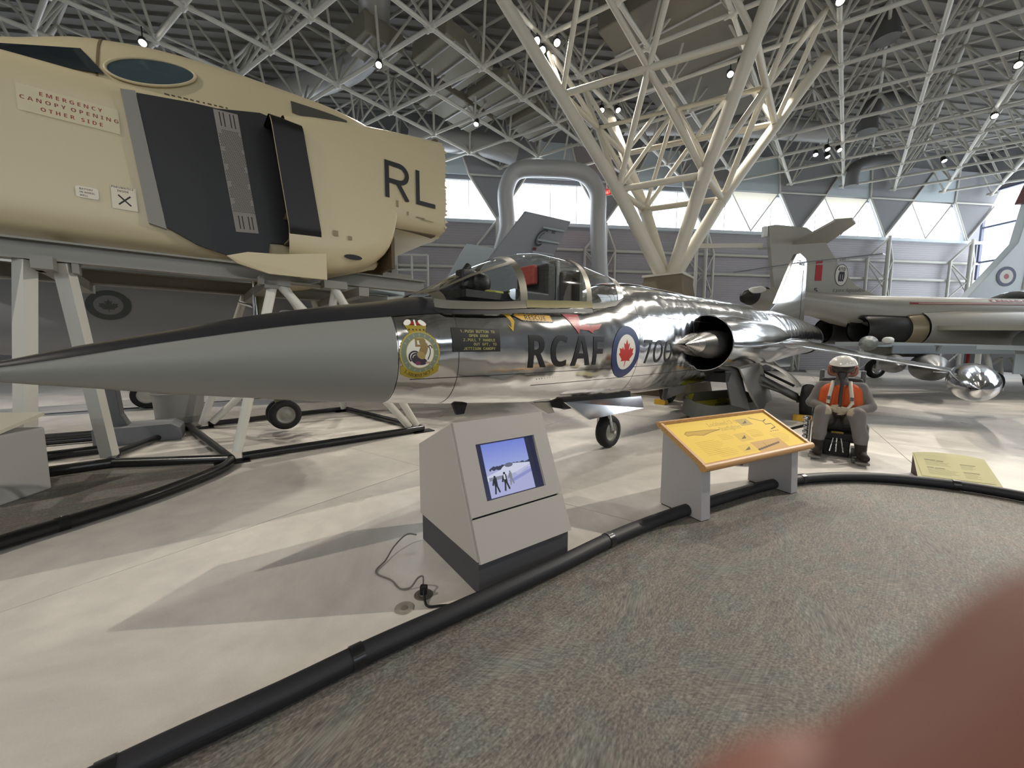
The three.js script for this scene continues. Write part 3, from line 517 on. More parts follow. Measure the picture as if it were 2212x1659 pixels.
// ---- landing gear ----
function wheel(parent, r, w, hub, name = 'wheel') {   // axis along local z
  const g = new THREE.Group(); g.name = name; parent.add(g), g.rotation.order = 'YXZ';
  const e = 0.35 * w, prof = [[r * 0.6, -w / 2 + e * 0.3], [r * 0.72, -w / 2], [r * 0.9, -w / 2 + e * 0.12], [r * 0.985, -w / 2 + e * 0.7], [r, -w * 0.1], [r, w * 0.1], [r * 0.985, w / 2 - e * 0.7], [r * 0.9, w / 2 - e * 0.12], [r * 0.72, w / 2], [r * 0.6, w / 2 - e * 0.3]];
  part(g, 'tyre', lathe(prof, 40).rotateX(Math.PI / 2), M.rubber);
  part(g, 'rim', lathe([[0.001, -w * 0.3], [r * 0.2, -w * 0.34], [r * 0.3, -w * 0.2], [r * 0.5, -w * 0.24], [r * 0.6, -w * 0.4], [r * 0.62, 0], [r * 0.6, w * 0.4], [r * 0.5, w * 0.24], [r * 0.3, w * 0.2], [r * 0.2, w * 0.34], [0.001, w * 0.3]], 28).rotateX(Math.PI / 2), hub);
  return g;
}
{
  const hub = std(0x9a9a92, 0.45, 0.6);
  const ng = new THREE.Group(); ng.name = 'nose_gear'; jet.add(ng);
  wheel(ng, 0.222, 0.15, hub).position.set(0, 0.222, 0.02);
  part(ng, 'strut', merge([bar(V(-0.06, 0.5, -0.02), V(-0.1, 0.95, -0.02), 0.055, 14), bar(V(-0.05, 0.25, -0.1), V(-0.06, 0.52, -0.08), 0.028, 10), bar(V(-0.05, 0.25, 0.12), V(-0.06, 0.52, 0.05), 0.028, 10), bar(V(0, 0.222, -0.12), V(0, 0.222, 0.13), 0.025, 10)]), M.alu);
  part(ng, 'gear_door', slabOf([[-1.28, 0.77, 0.30], [0.30, 0.70, 0.30], [0.33, 0.54, 0.33], [-0.92, 0.545, 0.36], [-1.05, 0.62, 0.33]], 0.02), M.chromeSmooth);
  part(ng, 'gear_door', slabOf([[-1.28, 0.75, -0.25], [0.30, 0.70, -0.25], [0.33, 0.55, -0.28], [-0.9, 0.55, -0.28]], 0.02), M.chromeSmooth);
  part(ng, 'gear_bay', box(1.4, 0.12, 0.44, -0.5, 0.74, 0), M.black);
  part(ng, 'front_door', slabOf([[-1.62, 0.775, 0.1], [-1.3, 0.755, 0.1], [-1.22, 0.63, 0.1], [-1.32, 0.63, 0.1]], 0.02), M.alu);
  for (const s of [1, -1]) {
    const mg = new THREE.Group(); mg.name = 'main_gear'; jet.add(mg);
    const w = wheel(mg, 0.33, 0.2, hub); w.position.set(4.65, 0.33, s * 1.37); w.rotation.y = s > 0 ? R(4) : 0;
    part(mg, 'leg', merge([bar(V(3.75, 0.98, s * 0.42), V(4.5, 0.42, s * 1.2), 0.075, 12), bar(V(4.5, 0.42, s * 1.18), V(4.65, 0.33, s * 1.3), 0.06, 12), bar(V(4.65, 0.33, s * 1.2), V(4.65, 0.33, s * 1.44), 0.04, 10)]), M.aluDark);
    part(mg, 'drag_brace', bar(V(3.2, 0.9, s * 0.4), V(4.3, 0.52, s * 1.0), 0.035, 10), M.aluDark);
    part(mg, 'upper_link', bar(V(4.2, 1.0, s * 0.5), V(4.55, 0.62, s * 1.16), 0.025, 8), M.black);
    // curved upper door arching out over the leg
    part(mg, 'curved_door', surf((u, v) => { const a = R(6 + 66 * v), x = 4.15 + 0.42 * (u - 0.5); return [x, 0.58 + 0.52 * Math.cos(a) - 0.1 * v, s * (0.55 + 0.62 * Math.sin(a) + 0.18 * v)]; }, 6, 18), std(0x8f8f8b, 0.45, 0.7, { side: THREE.DoubleSide }));
    part(mg, 'inner_door', slabOf([[3.05, 1.02, s * 0.62], [4.2, 1.02, s * 0.66], [4.3, 0.34, s * 0.86], [3.45, 0.26, s * 0.86], [3.2, 0.5, s * 0.8]], 0.025), M.alu);
    part(mg, 'outer_door', slabOf([[2.75, 0.95, s * 0.5], [3.2, 0.98, s * 0.6], [3.25, 0.24, s * 0.78], [2.8, 0.36, s * 0.62]], 0.02), M.aluDark);
    part(mg, 'gear_bay', box(1.9, 0.16, 0.5, 3.6, 0.84, s * 0.32), M.black);
  }
}
// ---- paint and markings on the fuselage side ----
const decalMat = (t, r = 0.4) => phy({ map: t, transparent: true, roughness: r });
function leaf11(c, cx, cy, s) {   // eleven-point maple leaf
  const P = [[0, -1], [0.16, -0.66], [0.36, -0.76], [0.27, -0.28], [0.5, -0.5], [0.56, -0.36], [0.86, -0.42], [0.76, -0.12], [0.9, -0.04], [0.5, 0.3], [0.56, 0.44], [0.06, 0.4]];
  c.beginPath(); P.forEach(([x, y], k) => c[k ? 'lineTo' : 'moveTo'](cx + x * s, cy + y * s)); c.lineTo(cx + 0.03 * s, cy + 0.8 * s); c.lineTo(cx - 0.03 * s, cy + 0.8 * s);
  [...P].reverse().forEach(([x, y]) => c.lineTo(cx - x * s, cy + y * s)); c.closePath(); c.fill();
}
const roundel = canvasTex(512, 512, (c) => { c.fillStyle = '#1d2f5d'; c.beginPath(); c.arc(256, 256, 254, 0, 7); c.fill(); c.fillStyle = '#dcd8cc'; c.beginPath(); c.arc(256, 256, 172, 0, 7); c.fill(); c.fillStyle = '#b5281f'; leaf11(c, 256, 280, 150); });
const rcaf = canvasTex(1024, 280, (c, w, h) => { c.fillStyle = '#08090b'; c.font = 'bold 372px sans-serif'; const W = ['R', 'C', 'A', 'F'], X = [0, 262, 540, 812], T = [236, 240, 268, 206]; W.forEach((l, k) => { const m = c.measureText(l).width; c.save(); c.translate(X[k], 0); c.scale(T[k] / m, 1); c.fillText(l, 0, 274); c.restore(); }); });
const num700 = canvasTex(768, 280, (c) => { c.strokeStyle = '#090a0c'; c.lineWidth = 36; c.beginPath(); c.moveTo(10, 20); c.lineTo(172, 20); c.quadraticCurveTo(110, 150, 78, 276); c.stroke(); for (const x of [360, 640]) { c.beginPath(); c.ellipse(x, 140, 98, 120, 0, 0, 7); c.stroke(); } c.lineWidth = 26; c.beginPath(); c.moveTo(560, 142); c.lineTo(690, 142); c.stroke(); });
const crest = canvasTex(420, 616, (c) => {
  const gold = '#9d8a2c', g2 = '#c4ad4a';
  c.fillStyle = gold; c.beginPath(); c.moveTo(120, 170); c.lineTo(84, 84); c.lineTo(296, 84); c.lineTo(262, 170); c.fill();
  c.fillStyle = '#8e2a1c'; c.beginPath(); c.ellipse(140, 80, 48, 44, 0, Math.PI, 0); c.ellipse(242, 80, 48, 44, 0, Math.PI, 0); c.fill();
  c.fillStyle = '#ece8dc'; c.beginPath(); c.ellipse(118, 58, 40, 26, -0.5, 0, 7); c.fill(); c.beginPath(); c.ellipse(262, 58, 40, 26, 0.5, 0, 7); c.fill(); c.fillRect(182, 30, 16, 60);
  c.fillStyle = '#40351a'; for (let k = 0; k < 26; k++) { const a = Math.PI + Math.PI * k / 25; c.beginPath(); c.arc(190 + 116 * Math.cos(a), 84 + 72 * Math.sin(a), 5, 0, 7); c.fill(); }
  for (const x of [120, 158, 190, 224, 262]) { c.fillStyle = x === 190 ? '#7a2b1e' : '#3c3320'; c.beginPath(); c.arc(x, 128, 9, 0, 7); c.fill(); }
  c.fillStyle = gold; for (let k = 0; k < 40; k++) { const a = k / 40 * 6.283; c.beginPath(); c.ellipse(208 + 186 * Math.cos(a), 352 + 196 * Math.sin(a), 20, 20, 0, 0, 7); c.fill(); }
  c.strokeStyle = '#77806a'; c.lineWidth = 58; c.beginPath(); c.ellipse(208, 352, 164, 174, 0, 0, 7); c.stroke();
  c.strokeStyle = g2; c.lineWidth = 6; for (const r of [0, 1]) { c.beginPath(); c.ellipse(208, 352, r ? 192 : 136, r ? 202 : 146, 0, 0, 7); c.stroke(); }
  c.fillStyle = '#9fa893'; c.font = 'bold 30px sans-serif'; for (let k = 0; k < 16; k++) { const a = -2.6 + k * 0.345; c.save(); c.translate(208 + 164 * Math.cos(a - 0.0), 352 + 174 * Math.sin(a)); c.rotate(a + Math.PI / 2); c.fillRect(-3, -14, 6, 26); c.restore(); }
  c.fillStyle = '#dcd9cb'; c.beginPath(); c.ellipse(208, 352, 134, 144, 0, 0, 7); c.fill();
  c.strokeStyle = '#2a2430'; c.lineWidth = 16; for (const [x, y, r] of [[150, 390, 52], [158, 396, 36], [166, 402, 22]]) { c.beginPath(); c.arc(x, y, r, 2.2, 5.4); c.stroke(); }
  c.fillStyle = '#37303c'; c.beginPath(); c.ellipse(200, 430, 78, 40, 0.2, 0, 7); c.fill(); c.fillStyle = '#7a3550'; c.beginPath(); c.ellipse(186, 452, 26, 20, 0, 0, 7); c.fill();
  c.fillStyle = '#8a7440'; c.beginPath(); c.ellipse(238, 330, 40, 84, 0.35, 0, 7); c.fill(); c.beginPath(); c.arc(232, 244, 34, 0, 7); c.fill(); c.fillStyle = '#a08a55'; c.beginPath(); c.ellipse(216, 376, 46, 34, 0.6, 0, 7); c.fill();
  c.strokeStyle = '#8a7440'; c.lineWidth = 22; c.strokeRect(170, 220, 56, 62); c.strokeStyle = '#3a2c22'; c.lineWidth = 10; c.beginPath(); c.moveTo(282, 420); c.quadraticCurveTo(330, 330, 290, 290); c.quadraticCurveTo(316, 262, 330, 308); c.stroke(); c.fillStyle = '#b08a74'; c.fillRect(262, 440, 54, 18);
  c.fillStyle = gold; c.beginPath(); c.moveTo(12, 480); c.quadraticCurveTo(40, 470, 66, 492); c.quadraticCurveTo(208, 590, 352, 486); c.quadraticCurveTo(390, 462, 410, 470); c.lineTo(396, 540); c.quadraticCurveTo(208, 664, 24, 556); c.fill();
  c.fillStyle = '#4c421a'; c.font = 'bold 44px serif'; ['L', 'A', 'B', 'O', 'R', 'V', 'I', 'N', 'C', 'I', 'T'].forEach((l, k) => { const t = (k - 5) / 5; c.save(); c.translate(208 + t * 140 - 14, 590 - 52 * t * t); c.rotate(-0.55 * t); c.fillText(l, 0, 0); c.restore(); });
});
const placard = canvasTex(720, 300, (c, w, h) => { c.fillStyle = '#14140f'; c.fillRect(0, 0, w, h); c.fillStyle = '#a9a05a'; c.font = 'bold 46px monospace'; [['1.PUSH BUTTON TO', 120, 58], ['OPEN DOOR', 240, 112], ['2.PULL T HANDLE', 150, 166], ['OUT 6FT. TO', 300, 220], ['JETTISON CANOPY', 150, 276]].forEach(([t, x, y]) => { c.save(); c.translate(x, y); c.scale(1.18, 1); c.fillText(t, 0, 0); c.restore(); }); });
const rescue = canvasTex(720, 190, (c) => { c.fillStyle = '#16150f'; c.beginPath(); c.moveTo(0, 95); c.lineTo(130, 0); c.lineTo(130, 44); c.lineTo(700, 44); c.lineTo(718, 184); c.lineTo(170, 184); c.lineTo(170, 190); c.fill(); c.fillStyle = '#cf9c2a'; c.beginPath(); c.moveTo(34, 96); c.lineTo(112, 34); c.lineTo(112, 62); c.lineTo(684, 62); c.lineTo(698, 166); c.lineTo(150, 166); c.fill(); c.fillStyle = '#1b180f'; c.font = 'bold 108px sans-serif'; c.fillText('RESCUE', 200, 154); c.fillStyle = '#cf9c2a'; for (let k = 0; k < 8; k++) { c.fillRect(190 + k * 62, 44, 6, 18); c.fillRect(200 + k * 62, 166, 6, 18); } });
const redTri = canvasTex(256, 256, (c) => { c.fillStyle = '#a5222a'; c.beginPath(); c.moveTo(0, 0); c.lineTo(256, 0); c.lineTo(196, 256); c.fill(); c.fillStyle = '#c98a86'; c.font = 'bold 26px sans-serif'; ['WARNING', 'CANOPY', 'EJECT', 'SEAT'].forEach((t, k) => c.fillText(t, 82 + k * 8, 56 + k * 30)); });
const redArrow = canvasTex(256, 128, (c) => { c.fillStyle = '#a3271f'; c.beginPath(); c.moveTo(0, 86); c.lineTo(60, 28); c.lineTo(150, 34); c.lineTo(256, 12); c.lineTo(214, 74); c.lineTo(160, 92); c.lineTo(150, 124); c.lineTo(112, 96); c.fill(); c.fillStyle = '#3a0f10'; c.fillRect(128, 30, 16, 26); });
part(jet, 'squadron_crest', fus.decal(-3.195, -2.875, 1.12, 1.58), decalMat(crest), 'round squadron badge under a crown');
part(jet, 'instruction_placard', fus.decal(-2.775, -2.32, 1.322, 1.51), decalMat(placard), 'black placard with yellow stencilled text');
part(jet, 'letters', fus.decal(-2.035, -0.87, 1.165, 1.478, 0.004, 40), decalMat(rcaf), 'black letters RCAF');
part(jet, 'roundel', fus.decal(-0.735, -0.155, 1.0, 1.605), decalMat(roundel), 'blue and white roundel with red maple leaf');
part(jet, 'number', fus.decal(-0.06, 0.79, 1.155, 1.452, 0.004, 32), decalMat(num700), 'black number 700');
part(jet, 'rescue_arrow', fus.decal(-2.145, -1.645, 1.588, 1.69, 0.005), decalMat(rescue), 'yellow arrow reading RESCUE');
part(jet, 'yellow_streak', slabOf([[-2.255, 1.672, fus.side(-2.25, 1.67) + 0.006], [-2.17, 1.672, fus.side(-2.17, 1.672) + 0.006], [-2.135, 1.585, fus.side(-2.13, 1.585) + 0.007], [-2.17, 1.495, fus.side(-2.17, 1.495) + 0.007], [-2.2, 1.53, fus.side(-2.2, 1.53) + 0.007]], -0.002), M.yellow, 'yellow paint flash');
part(jet, 'warning_triangle', fus.decal(-1.49, -1.245, 1.487, 1.69, 0.005), decalMat(redTri), 'red warning triangle');
part(jet, 'red_handle_cover', fus.decal(-1.335, -0.905, 1.5, 1.62, 0.006), decalMat(redArrow), 'red handle cover');
for (const [n, x, z] of [['wheel_chock', 4.32, 1.37], ['wheel_chock', 4.32, -1.37]]) {
  const g = thing(n, z > 0 ? 'yellow wooden chock before the near main wheel' : 'yellow chock before the far main wheel', 'chock', [1.297 + 0.738 * x + 0.675 * z, 0, -5.16 - 0.675 * x + 0.738 * z], R(42.46));
  part(g, 'block', extrude([[-0.09, 0], [0.1, 0], [0.03, 0.1], [-0.07, 0.1]], 0.26, 0.005).translate(0, 0.006, -0.13), M.yellow);
}
// ================= cream delta jet nose section on its trestle =================
const arrowPos = [-3.29, 0, -4.38], arrowTurn = R(40.3);   // local x aft, y up, z towards the visitor; near intake wall at z = 0
const nose = thing('jet_nose_section', 'cut-off cream jet nose section with black intake and RL lettering', 'airplane', arrowPos, arrowTurn);
const mid = -1.35, sh = (g) => g.translate(0, 0, mid);
const fwd = new Body([[-6.2, 3.1, 3.5, 0.2, 3.3, 2.2], [-5.2, 2.8, 3.8, 0.55, 3.3, 3.2], [-3.6, 2.52, 4.0, 0.78, 3.3, 6], [-2.2, 2.46, 4.1, 0.86, 3.3, 9], [-1.4, 2.45, 4.15, 0.87, 3.3, 9], [-0.3, 2.44, 4.2, 0.87, 3.3, 9], [0.7, 2.42, 4.3, 0.87, 3.3, 9], [1.2, 2.42, 4.4, 0.87, 3.3, 9]]);
part(nose, 'forward_fuselage', sh(fwd.geo(80, 60)), M.arrow);
const hump = new Body([[-4.6, 3.85, 3.95, 0.1, 3.9, 2], [-3.0, 3.8, 4.12, 0.4, 3.95, 2.1], [-1.6, 3.8, 4.5, 0.52, 4.03, 2.1], [-0.94, 3.85, 4.815, 0.56, 4.1, 2.1], [-0.18, 3.9, 4.985, 0.58, 4.18, 2.1], [0.63, 3.95, 5.03, 0.60, 4.25, 2.1], [1.4, 4.0, 5.03, 0.60, 4.3, 2.2], [2.0, 4.05, 4.98, 0.56, 4.35, 2.2], [2.4, 4.1, 4.80, 0.4, 4.4, 2.2], [2.5, 4.15, 4.6, 0.2, 4.4, 2.2]]);
part(nose, 'canopy_fairing', sh(hump.geo(60, 70)), M.arrow);
// aft box with intakes either side
const aft = new Body([[0.76, 3.0, 4.2, 1.335, 3.7, 7], [1.1, 3.0, 4.3, 1.345, 3.75, 7], [2.0, 3.05, 4.46, 1.35, 3.78, 8], [2.93, 3.09, 4.58, 1.35, 3.8, 9]]);
part(nose, 'upper_body', sh(surf((u, v) => aft.point(0.76 + 2.17 * v + (v > 0.97 ? 0.012 * Math.sin(u * 140) + 0.008 * Math.sin(u * 57) : 0), R(360 * u)), 200, 34)), M.arrow);
const lowr = new Body([[0.74, 2.36, 3.7, 1.335, 3.2, 7], [1.1, 2.30, 3.7, 1.345, 3.2, 7], [1.72, 2.46, 3.7, 1.345, 3.2, 7], [2.0, 2.66, 3.7, 1.345, 3.25, 7], [2.1, 2.88, 3.7, 1.345, 3.3, 7], [2.14, 3.15, 3.7, 1.34, 3.4, 7]]);
part(nose, 'lower_body', sh(lowr.geo(80, 30, 0.74, 2.14)), M.arrow);
part(nose, 'torn_frame', merge([box(0.06, 1.3, 2.5, 2.84, 3.9, mid), box(0.7, 0.05, 2.4, 2.48, 3.12, mid), box(0.05, 0.7, 2.5, 2.1, 2.85, mid)]), M.arrowRaw, 'rough brown cut edges');
const shardM = M.arrow, shards = []; for (let k = 0; k < 14; k++) { const y = 3.2 + k * 0.085 + rr(-0.02, 0.02), w = rr(0.03, 0.07); shards.push(slabOf([[2.92, y, 0.0], [2.92 + w, y + 0.03, 0.0], [2.92, y + 0.06, 0.0]], 0.004)); } part(nose, 'torn_edge', merge(shards), shardM);
part(nose, 'lower_lip', slabOf([[0.1, 2.37, 0.01], [0.3, 2.44, 0.01], [0.6, 2.46, 0.012], [1.15, 2.55, 0.012], [1.15, 2.22, 0.0], [0.5, 2.22, 0.0], [0.2, 2.3, 0.0]], -0.03), M.arrow);
part(nose, 'belly_bulge', sh(solid([[[-0.2, 2.5, 0.5], 0.12, [1.0, 2.42, 0.8], 0.18], [[1.0, 2.42, 0.8], 0.18, [1.9, 2.6, 0.9], 0.1]], 0.05, 0.08)), M.arrow);
for (const s of [1, -1]) {   // intake, seen on the near side and mirrored
  const it = new THREE.Group(); it.name = 'air_intake'; nose.add(it); const Z = (z) => s > 0 ? z : 2 * mid - z;
  const rr2 = (u) => { const L = 1.42, D = 0.56, r = 0.16, per = 2 * (L + D), t = u * per; const P = (y, z) => [y, z]; let y, z; if (t < D) { y = L; z = -D + t; } else if (t < D + L) { y = L - (t - D); z = 0; } else if (t < 2 * D + L) { y = 0; z = -(t - D - L); } else { y = t - 2 * D - L; z = -D; } const cy = Math.min(Math.max(y, r), L - r), cz = Math.min(z, -r), dy = y - cy, dz = z - cz, l = Math.hypot(dy, dz); if (l > r && z > -r && (y < r || y > L - r)) { y = cy + dy / l * r; z = cz + dz / l * r; } return [2.68 + y, z + 0.015]; };
  const X = (y) => 0.60 + 0.11 * (4.1 - y);
  part(it, 'cowl', surf((u, v) => { const [y, z] = rr2(u); return [X(y) + v * (0.33 + 0.02 * (4.1 - y)), y, Z(z + 0.008)]; }, 96, 3, s > 0), M.arrowBlack, 'black intake cowl');
  part(it, 'cowl_inner', surf((u, v) => { const [y, z] = rr2(u); return [X(y) + 0.004 + v * 0.3, 3.39 + (y - 3.39) * 0.985, Z(-0.27 + (z + 0.27) * 0.955)]; }, 96, 3, s < 0), M.black);
  const lip = []; for (let k = 14; k <= 58; k++) { const [y, z] = rr2(k / 96); lip.push(V(X(y), y, Z(z - 0.006))); } part(it, 'lip_edge', tube(lip, 0.007, 120, 6), std(0x9c8f6a, 0.4, 0.3), 'thin bare edge of the cowl');
  part(it, 'duct_back', box(0.02, 1.36, 0.5, 1.06, 3.39, Z(-0.30)), M.black);
  const flat = (pts, z, t, m, n, lab) => part(it, n, slabOf((s > 0 ? pts : [...pts].reverse()).map(([x, y]) => [x, y, Z(z)]), t), m, lab);
  flat([[-0.39, 2.68], [-0.12, 2.53], [0.18, 2.45], [0.5, 2.42], [0.57, 2.5], [0.6, 2.68], [1.0, 2.72], [1.0, 4.2], [0.57, 4.24], [0.14, 4.13], [-0.07, 4.11], [-0.55, 4.03]], -0.44, 0.05, M.arrowBlack, 'ramp', 'black intake ramp plate');
  flat([[-0.54, 2.70], [-0.395, 2.66], [-0.555, 4.045], [-0.67, 4.02]], -0.435, 0.055, std(0x88857d, 0.55, 0.25), 'ramp_edge', 'grey metal ramp edge');
  const perf = canvasTex(128, 768, (c, w, h) => { c.fillStyle = '#8e8780'; c.fillRect(0, 0, w, h); c.fillStyle = '#2a2725'; for (let y = 120; y < 640; y += 9) for (let x = 6; x < w; x += 9) if (!((x < 22 || x > 106) && (y % 110 < 34))) { c.beginPath(); c.arc(x + (y / 9 % 2) * 4.5, y, 2.7, 0, 7); c.fill(); } for (const y of [10, 660]) for (const x of [26, 46, 80, 100]) c.fillRect(x, y, 6, 86); });
  const pg = surf((u, v) => { const y = 2.75 + 1.36 * v; return [0.245 + 0.235 * u - 0.145 * v, y + 0.02 * u, Z(-0.432)]; }, 1, 1, s < 0); part(it, 'perforated_strip', pg, std(0xffffff, 0.5, 0.3, { map: perf }), 'perforated bleed strip');
}
// windows
const winPatch = (pts, name) => { const sh2 = new THREE.Shape(pts.map(([x, y]) => new THREE.Vector2(x, y))), g = new THREE.ShapeGeometry(sh2, 16), p = g.attributes.position; for (let k = 0; k < p.count; k++) p.setZ(k, mid + hump.side(p.getX(k), p.getY(k)) + 0.012); g.computeVertexNormals(); return g; };
const dense = (f, n) => { const a = []; for (let k = 0; k < n; k++) a.push(f(k / n)); return a; };
{
  const dark = phy({ color: 0x20262a, roughness: 0.06, clearcoat: 1, clearcoatRoughness: 0.03 });
  part(nose, 'front_side_window', slabOf([[-2.3, 4.0, mid + hump.side(-2.3, 4.0) + 0.02], [-1.5, 4.165, mid + hump.side(-1.5, 4.165) + 0.02], [-0.8, 4.27, mid + hump.side(-0.8, 4.27) + 0.03], [-0.97, 4.49, mid + hump.side(-0.97, 4.49) + 0.03], [-1.5, 4.265, mid + hump.side(-1.5, 4.265) + 0.03], [-2.3, 4.08, mid + hump.side(-2.3, 4.08) + 0.02]], -0.004), dark, 'dark cockpit side window');
  const el = (k) => { const a = k * 2 * Math.PI, x = -0.41 + 0.385 * Math.cos(a), y = 4.475 + 0.165 * Math.sin(a) + 0.12 * Math.cos(a); return [x, y, mid + hump.side(x, y) + 0.02]; };
  const ring = dense(el, 40), pos = [], c0 = [-0.41, 4.475, mid + hump.side(-0.41, 4.475) + 0.02]; ring.forEach((p, k) => { const q = ring[(k + 1) % 40]; pos.push(...c0, ...p, ...q); }); const wg = new THREE.BufferGeometry(); wg.setAttribute('position', new THREE.Float32BufferAttribute(pos, 3)); wg.computeVertexNormals();
  part(nose, 'rear_side_window', wg, phy({ color: 0x3c4a4e, roughness: 0.05, clearcoat: 1, clearcoatRoughness: 0.03 }), 'oval glass window of the rear cockpit');
  part(nose, 'window_rim', tube(ring.map((p) => V(...p)), 0.016, 80, 6, true), M.arrow);
  part(nose, 'canopy_gap', surf((u, v) => { const p = hump.point(-0.87 + 0.02 * v + 0.1 * (0.5 - Math.abs(u - 0.5)), R(8 + 164 * u)); return [p[0], p[1] + 0.006, mid + p[2] * 1.01]; }, 40, 1), std(0x6d5a40, 0.7));
  part(nose, 'spine_panel', surf((u, v) => { const p = hump.point(1.0 + 0.75 * u, R(18 + 16 * v)); return [p[0], p[1] + 0.012, mid + p[2] * 1.02]; }, 10, 4), std(0x5a5750, 0.4, 0.3));
  const stain = std(0x4d3c28, 0.8); for (let k = 0; k < 11; k++) part(nose, 'sill_stain', box(rr(0.02, 0.05), 0.014, 0.004, -0.3 + k * 0.055, 4.195 + k * 0.006, mid + fwd.side(-0.3, 4.15) - 0.06), stain);
}
// stencils
const stencil = (n, tex, x0, x1, y0, y1, z, lab, shear = 0) => part(nose, n, surf((u, v) => [x0 + (x1 - x0) * u, y0 + (y1 - y0) * v + shear * u, z], 1, 1), decalMat(tex, 0.5), lab);
stencil('warning_text', canvasTex(640, 240, (c, w, h) => { c.fillStyle = 'rgba(216,206,170,0.85)'; c.fillRect(0, 0, w, h); c.font = 'bold 52px sans-serif'; [['E M E R G E N C Y', 130, 66, '#8a2f2c'], ['C A N O P Y  O P E N I N G', 14, 134, '#7c3a30'], ['O T H E R   S I D E', 130, 206, '#8a2f2c']].forEach(([t, x, y, f]) => { c.fillStyle = f; c.save(); c.translate(x, y); c.scale(x < 50 ? 1.0 : 0.95, 0.92); c.fillText(t, 0, 0); c.restore(); }); }), -1.38, -0.70, 3.57, 3.81, mid + 0.876, 'red stencilled text on the cream skin', 0.0);
stencil('small_placard', canvasTex(200, 130, (c, w, h) => { c.fillStyle = '#d9d3c0'; c.beginPath(); c.roundRect(4, 4, w - 8, h - 8, 24); c.fill(); c.fillStyle = '#4a443a'; c.font = 'bold 27px sans-serif'; ['BATTERY', 'IN WHEEL', 'WELL'].forEach((t, k) => c.fillText(t, 36, 42 + k * 34)); }), -1.07, -0.9, 2.855, 2.975, mid + 0.876, 'small pale battery placard');
stencil('pneumatic_placard', canvasTex(220, 260, (c, w, h) => { c.fillStyle = '#d6cfb8'; c.fillRect(8, 20, w - 16, h - 24); c.fillStyle = '#4a443a'; c.font = 'bold 28px sans-serif'; c.fillText('PNEUMATICS', 12, 44); c.fillText('INSIDE', 56, 78); c.strokeStyle = '#1d1a18'; c.lineWidth = 15; c.beginPath(); c.moveTo(62, 110); c.lineTo(160, 208); c.moveTo(160, 110); c.lineTo(62, 208); c.stroke(); }), -0.82, -0.61, 2.8, 3.06, mid + 0.876, 'pale placard with black X');
{
  const letter = (ch, w, h) => canvasTex(w, h, (c) => { c.strokeStyle = c.fillStyle = '#15161a'; c.lineWidth = 38; c.lineJoin = 'miter'; c.beginPath(); if (ch === 'R') { c.moveTo(19, h); c.lineTo(19, 19); c.lineTo(120, 19); c.bezierCurveTo(230, 19, 230, 158, 120, 158); c.lineTo(19, 158); c.moveTo(112, 158); c.lineTo(206, h); } else { c.moveTo(19, 0); c.lineTo(19, h - 19); c.lineTo(w, h - 19); } c.stroke(); });
  stencil('letter', letter('R', 232, 300), 1.96, 2.34, 3.455, 3.955, 0.012, 'black letter R'); stencil('letter', letter('L', 200, 300), 2.43, 2.75, 3.462, 3.945, 0.012, 'black letter L');
  const chip = std(0x8c8064, 0.8); for (const [x, y, w, h] of [[1.28, 2.83, 0.06, 0.07], [1.46, 2.8, 0.05, 0.05], [2.14, 3.4, 0.03, 0.09], [2.5, 3.28, 0.14, 0.012], [2.3, 3.3, 0.02, 0.05], [2.62, 3.26, 0.2, 0.008]]) part(nose, 'paint_chip', box(w, h, 0.003, x, y, 0.004), chip);
  part(nose, 'belly_hole', new THREE.CircleGeometry(0.07, 20).scale(1.7, 0.5, 1).translate(1.5, 2.56, -0.02), M.black);
}
{   // retracted-looking nose wheel pair hanging under the nose
  const ng = new THREE.Group(); ng.name = 'nose_gear'; nose.add(ng); const hub = std(0x8f8f86, 0.5, 0.5), olive = std(0x6c6c50, 0.6);
  wheel(ng, 0.225, 0.15, hub).position.set(0.80, 0.30, -1.27); wheel(ng, 0.225, 0.15, hub).position.set(0.80, 0.30, -1.52);
  part(ng, 'strut', merge([bar(V(0.78, 0.36, -1.4), V(0.62, 1.1, -1.4), 0.06, 12), bar(V(0.62, 1.1, -1.4), V(0.56, 2.5, -1.4), 0.085, 14)]), olive);
  part(ng, 'drag_link', merge([bar(V(0.6, 1.9, -1.38), V(0.3, 1.98, -1.34), 0.022, 8), bar(V(0.52, 1.4, -1.3), V(0.5, 2.2, -1.3), 0.018, 8), bar(V(0.46, 1.5, -1.3), V(0.5, 2.35, -1.3), 0.014, 8)]), M.chromeSmooth);
}
